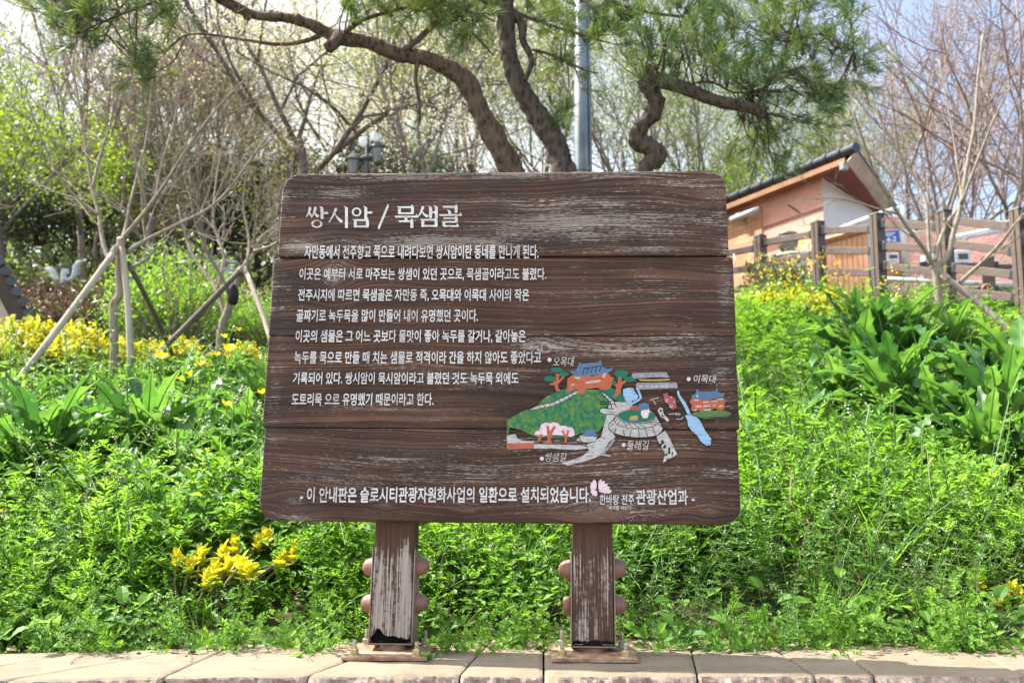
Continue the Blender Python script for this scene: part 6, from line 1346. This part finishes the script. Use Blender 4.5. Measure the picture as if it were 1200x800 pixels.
def vetch(seed):
    T = TP(seed); R = T.R; H = R.uniform(.26, .36); P = [np.zeros(3)]; a = R.random() * 6.28; 
    for k in range(6): P.append(P[-1] + dirv(a + R.normal(0, .4), R.uniform(.6, 1.35)) * H / 6)
    T.stem(P[::2], .0016, 3)
    for k in range(1, 7):
        for sgn in (0, 3.14):
            if R.random() < .25: continue
            b = a + sgn + R.normal(0, .6); d = dirv(b, R.uniform(.25, 1.25)); L = R.uniform(.05, .085); T.stem([P[k], P[k] + d * L], .0007, 3); npair = 5; sd = nrm(np.cross(d, [0, 0, 1.0]))
            for j in range(npair):
                o = P[k] + d * L * (.2 + .75 * j / (npair - 1)); l = .028 * (1 - .07 * j) * R.uniform(.85, 1.15)
                for s2 in (-1, 1): T.leaf(o, sd * s2 * R.uniform(.5, 1) + d * R.uniform(.2, .7) + [0, 0, R.uniform(-.1, .6)], l, l * .40, 0)
            T.leaf(P[k] + d * L, d + [0, 0, .2], .02, .008, 0)
    return T.get()
def chick(seed):
    T = TP(seed); R = T.R
    for s_ in range(5):
        a = R.random() * 6.28; P = [np.array([R.normal(0, .02), R.normal(0, .02), 0])]; 
        for k in range(4): P.append(P[-1] + dirv(a + R.normal(0, .4), R.uniform(.7, 1.4)) * R.uniform(.04, .065))
        T.stem(P, .0014, 3)
        for k in range(1, 5):
            for q in range(3): b = R.random() * 6.28; T.leaf(P[k], dirv(b, R.uniform(-.1, .8)), R.uniform(.024, .042), R.uniform(.016, .026), 0 if R.random() < .7 else 1, .2)
        if R.random() < .35:
            for q in range(4): T.leaf(P[-1] + R.normal(0, .006, 3), dirv(R.random() * 6.28, .9), .006, .005, 4)
    return T.get()
def cleaver(seed):
    T = TP(seed); R = T.R; H = R.uniform(.32, .46); a = R.random() * 6.28; lean = R.uniform(.9, 1.4); P = [np.zeros(3)]; n = 8
    for k in range(n): P.append(P[-1] + dirv(a + R.normal(0, .2), lean + R.normal(0, .12)) * H / n)
    T.stem(P[::2], .0017, 3)
    for k in range(1, n + 1):
        for j in range(7): T.leaf(P[k], dirv(j * .9 + R.normal(0, .15), R.uniform(.05, .55)), R.uniform(.028, .042) * (1.1 - .06 * k), .0075, 1 if R.random() < .75 else 2, .1)
    for j in range(7): T.leaf(P[-1] + R.normal(0, .01, 3), dirv(R.random() * 6.28, .7), .007, .006, 4 if R.random() < .5 else 2)
    return T.get()
def grass(seed):
    T = TP(seed); R = T.R
    for k in range(13):
        a = R.random() * 6.28; o = np.array([R.normal(0, .018), R.normal(0, .018), 0]); L = R.uniform(.2, .42); el = R.uniform(.9, 1.45); w_ = R.uniform(.0022, .0045); P = [o]
        for j in range(4): P.append(P[-1] + dirv(a, el) * L / 4); el -= R.uniform(.08, .3)
        sd = np.array([-math.sin(a), math.cos(a), 0]); V = []
        for q, ww in zip(P, (.7, 1, .9, .6, .1)): V += [q - sd * w_ * ww, q + sd * w_ * ww]
        T.b.add(V, [[2 * j, 2 * j + 1, 2 * j + 3, 2 * j + 2] for j in range(4)], 0 if R.random() < .6 else 1)
    return T.get()
def broad(seed):
    T = TP(seed); R = T.R
    for k in range(8):
        a = k * 2.4 + R.normal(0, .3); el = R.uniform(.5, 1.35); L = R.uniform(.06, .16); e = dirv(a, el) * L; T.stem([np.zeros(3), e], .002, 3); l = R.uniform(.045, .075); T.oval(e, dirv(a, el - R.uniform(.4, .9)), l, l * R.uniform(.55, .75), 1 if R.random() < .6 else 0)
    return T.get()
def sprig(seed):          # taller upright weed with opposite ovate leaves
    T = TP(seed); R = T.R; H = R.uniform(.22, .36); P = [np.zeros(3)]; n = 6
    for k in range(n): P.append(P[-1] + dirv(R.random() * 6.28, R.uniform(1.2, 1.5)) * H / n)
    T.stem(P[::2], .0022, 3)
    for k in range(1, n + 1):
        a = k * 1.57 + R.normal(0, .2)
        for s2 in (0, 3.14): l = R.uniform(.03, .05) * (1.15 - .08 * k); T.oval(P[k], dirv(a + s2, R.uniform(.1, .7)), l, l * .5, 0)
    return T.get()
def wisp(seed):           # tall thin pale stem with a few narrow leaves and a loose head
    T = TP(seed); R = T.R; H = R.uniform(.42, .58); P = [np.zeros(3)]; n = 7; a = R.random() * 6.28; e = R.uniform(1.15, 1.5)
    for k in range(n): P.append(P[-1] + dirv(a + R.normal(0, .2), e) * H / n); e -= R.uniform(0, .09)
    T.stem(P, .0016, 2)
    for k in range(1, n): T.leaf(P[k], dirv(R.random() * 6.28, R.uniform(.2, .9)), R.uniform(.04, .075), .008, 0 if R.random() < .5 else 2, .15, .35)
    for j in range(12): T.leaf(P[-1] - dirv(a, 1.3) * .06 * R.random() + R.normal(0, .008, 3), dirv(R.random() * 6.28, .7), .011, .006, 2 if R.random() < .8 else 4)
    return T.get()
def dead(seed):
    T = TP(seed); R = T.R
    for s_ in range(3):
        a = R.random() * 6.28; P = [np.zeros(3)]
        for k in range(4): P.append(P[-1] + dirv(a + R.normal(0, .5), R.uniform(.4, 1.4)) * R.uniform(.05, .09))
        T.stem(P, .0018, 5)
        for k in range(2): T.leaf(P[R.integers(1, 5)], dirv(R.random() * 6.28, -.5), .03, .008, 5)
    return T.get()
GC = [M['leaf_light'], M['leaf_mid'], M['leaf_grey'], M['stem'], M['petal_white'], M['stem_dry']]
KIT = dict(v=[vetch(s) for s in range(4)], c=[chick(s) for s in range(10, 13)], l=[cleaver(s) for s in range(20, 23)], g=[grass(s) for s in range(30, 32)], b=[broad(s) for s in range(40, 43)], s=[sprig(s) for s in range(50, 53)], d=[dead(s) for s in range(60, 62)], w=[wisp(s) for s in range(70, 73)])
def cover(name, lab, y0, y1, dens, sc0, sc1, weights, seed, xr=1.0, keep=None):
    R = np.random.default_rng(seed); mb = MB(); N = int(dens * (y1 - y0) * 1.06 * ((y0 + y1) / 2 + .9))
    Y = R.uniform(y0, y1, N); hw_ = .53 * Y + .42; X = R.uniform(-1, 1, N) * (.53 * y1 + .42); ok = np.abs(X) < hw_
    sx = X / Y * FPX / .99 + 600
    # nothing is visible directly behind the board except near the wall
    vis = (sx < 350) | (sx > 830) | (Y < 4.7); ok &= vis
    if keep is not None: ok &= keep(X, Y)
    ok &= R.random(N) < .35 + 1.1 * sstep(-.28, .10, vnoise(X * 2.6, Y * 2.6, 911))
    X, Y = X[ok], Y[ok]; pn = {k: vnoise(X * 1.7 + 31 * i, Y * 1.7, 200 + i) + .5 for i, k in enumerate(weights)}
    W = np.stack([weights[k] * np.maximum(pn[k] * 2 - .45, .03) ** 2.3 for k in weights], 1); W /= W.sum(1, keepdims=True); u = R.random(len(X)); ch = (u[:, None] > np.cumsum(W, 1)).sum(1)
    for i, k in enumerate(weights):
        for j, (V, F, Mi) in enumerate(KIT[k]):
            s_ = np.nonzero((ch == i) & ((np.arange(len(X)) % len(KIT[k])) == j))[0]; n = len(s_)
            if n == 0: continue
            x, y = X[s_], Y[s_]; big = 1 + .35 * vnoise(x * 1.1, y * 1.1, 90); sc_ = (sc0 + (sc1 - sc0) * (y - y0) / (y1 - y0)) * R.uniform(.65, 1.3, n) * np.where(R.random(n) < .06, 1.45, 1) * big
            env = .50 + .50 * sstep(3.05, 3.75, y); sxp = x / y * FPX + 600; env = env * (1 - .45 * ((sxp > 185) & (sxp < 375) & (y < 3.75))) * (1 - .3 * ((sxp > 1120) & (y < 3.6))); zs = np.where(y < 4.7, 1.0, np.where(y < 7.6, .82, .55)) * np.where(k == 'l', .75, 1.0) * (.8 if k == 'g' else 1)
            mb.inst(V, F, Mi, np.stack([x, y, gz(x, y) - .01], 1), R.uniform(0, 6.28, n), sc_ * env, np.abs(R.normal(0, .28, n)), R.uniform(0, 6.28, n) * .5 + np.pi * 1.25 - .6, zs)
    obj(name, mb, GC, kind='stuff', label=lab)
cover('weeds', 'bright green vetch, cleavers and weeds crowding the wall', 3.13, 4.7, 520, .9, 1.1, dict(v=.9, c=.9, l=1.0, g=.30, b=.6, s=1.0, d=.14, w=.30), 301)
cover('meadow_weeds', 'green meadow weeds covering the bank', 4.7, 7.6, 250, 1.15, 1.5, dict(v=.6, c=1.0, l=.7, g=.35, b=.7, s=1.2, w=.35), 302)
cover('far_weeds', 'weeds on the far part of the bank', 7.6, 12.5, 85, 1.6, 2.1, dict(v=.4, c=1.0, l=.4, g=.35, b=.9, s=1.2), 303, keep=lambda X, Y: (X > 0) | (Y < 8.8))
def fringe():
    """leaves and shoots lolling over the top of the wall"""
    R = np.random.default_rng(404); mb = MB(); n = 190; sx = R.uniform(-30, 1230, n); sx = sx[(np.abs(sx - 460) > 62) & (np.abs(sx - 697) > 62)]; n = len(sx); Y = R.uniform(3.07, 3.14, n); X = (sx - 600) / FPX * Y
    for i in range(n):
        k = ('c', 'b', 'v', 's', 'l')[R.choice(5, p=[.34, .30, .14, .1, .12])]; V, F, Mi = KIT[k][R.integers(len(KIT[k]))]
        mb.inst(V, F, Mi, np.array([[X[i], Y[i], -.03]]), np.array([R.random() * 6.28]), np.array([R.uniform(.45, .8)]), np.array([R.uniform(.5, 1.05)]), np.array([-np.pi / 2 + R.normal(0, .5)]))
    for i in range(34):
        V, F, Mi = KIT['b'][i % 3]; x = R.uniform(-30, 1230); y = R.uniform(3.12, 3.34)
        if min(abs(x - 460), abs(x - 697)) < 50 or 175 < x < 385 or R.random() < .2: continue
        mb.inst(V, F, Mi, np.array([[(x - 600) / FPX * y, y, gzf(0, y) + .01]]), np.array([R.random() * 6.28]), np.array([R.uniform(.75, 1.2)]), np.array([R.uniform(.1, .5)]), np.array([-np.pi / 2]))
    obj('trailing_weeds', mb, GC, kind='stuff', label='trailing weeds lolling over the edge of the wall')
fringe()
def flower_spike():
    T = TP(9); R = T.R; T.stem([np.array([0, 0, -.22]), np.array([0, 0, 0])], .0018, 0)
    for k in range(9): T.leaf([0, 0, -.05 + k * .006], dirv(k * 2.4, .5), .014, .007, 1)
    for k in range(6): T.oval([0, 0, -.08], dirv(k * 1.05, .1), .022, .018, 2)
    return T.get()
FS = flower_spike()
fl = [(995, 637, 3.7, 'pink flower spike tallest in the vetch'), (979, 651, 3.65, 'pink flower spike left of the tallest'), (1072, 657, 3.6, 'pink flower spike in the middle of the vetch'), (1075, 668, 3.55, 'pink flower spike just under the middle one'), (1113, 660, 3.6, 'pink flower spike nearest the frame edge'), (1108, 684, 3.5, 'lowest pink flower spike'), (1165, 588, 4.0, 'pink flower spike high in the vetch'), (100, 575, 4.1, 'pink flower spike above the golden tips'), (15, 622, 3.8, 'pink flower spike at the frame edge'), (5, 590, 3.95, 'pink flower spike cut by the frame edge'), (130, 553, 4.2, 'pink flower spike below the leafy plants'), (348, 690, 3.4, 'pink flower spike beside the golden tips')]
spike = None
for i, (px, py, Y, lab) in enumerate(fl):
    if spike is None:
        spike = thing('pink_flower', (0, 0, 0), lab, 'flower', 'pink flower spikes'); mb = MB(); V, F, Mi = FS; mb.add(V, F, Mi); st = MB(); s_ = Mi == 0; obj('petals', mb, [M['stem'], M['petal_pink'], M['leaf_mid']], spike)
        st.tube([(0, 0, -.3), (0, 0, -.2)], .0018, 4); obj('stalk', st, M['stem'], spike)
    o = place(spike, i == 0, at(px, py, Y), i * 1.1, 1.1, lab)

def litter():
    R = np.random.default_rng(505); mb = MB(); n = 420; sx = R.uniform(-20, 1220, n); Y = 3.08 - np.abs(R.normal(0, .09, n)); X = (sx - 600) / FPX * Y
    c = np.stack([X, Y, np.full(n, .006)], 1); big = R.random(n) < .10; sz = np.where(big, R.uniform(.012, .03, n), R.uniform(.003, .008, n))
    a = R.uniform(0, 6.28, n); d = np.stack([np.cos(a), np.sin(a), R.normal(0, .12, n)], 1) * sz[:, None]; e = np.stack([-np.sin(a), np.cos(a), R.normal(0, .15, n)], 1) * sz[:, None] * .42
    up = np.array([0, 0, 1.0]) * (sz * .22)[:, None]
    mb.add(np.stack([c - d + up * .5, c + e - up * .3, c + d + up, c - e + up], 1).reshape(-1, 3), np.arange(n)[:, None] * 4 + np.arange(4), R.choice([0, 1], n, p=[.75, .25]))
    obj('litter', mb, [M['stem_dry'], M['leaf_mid']], kind='stuff', label='dry leaf crumbs scattered on the wall top')
litter()
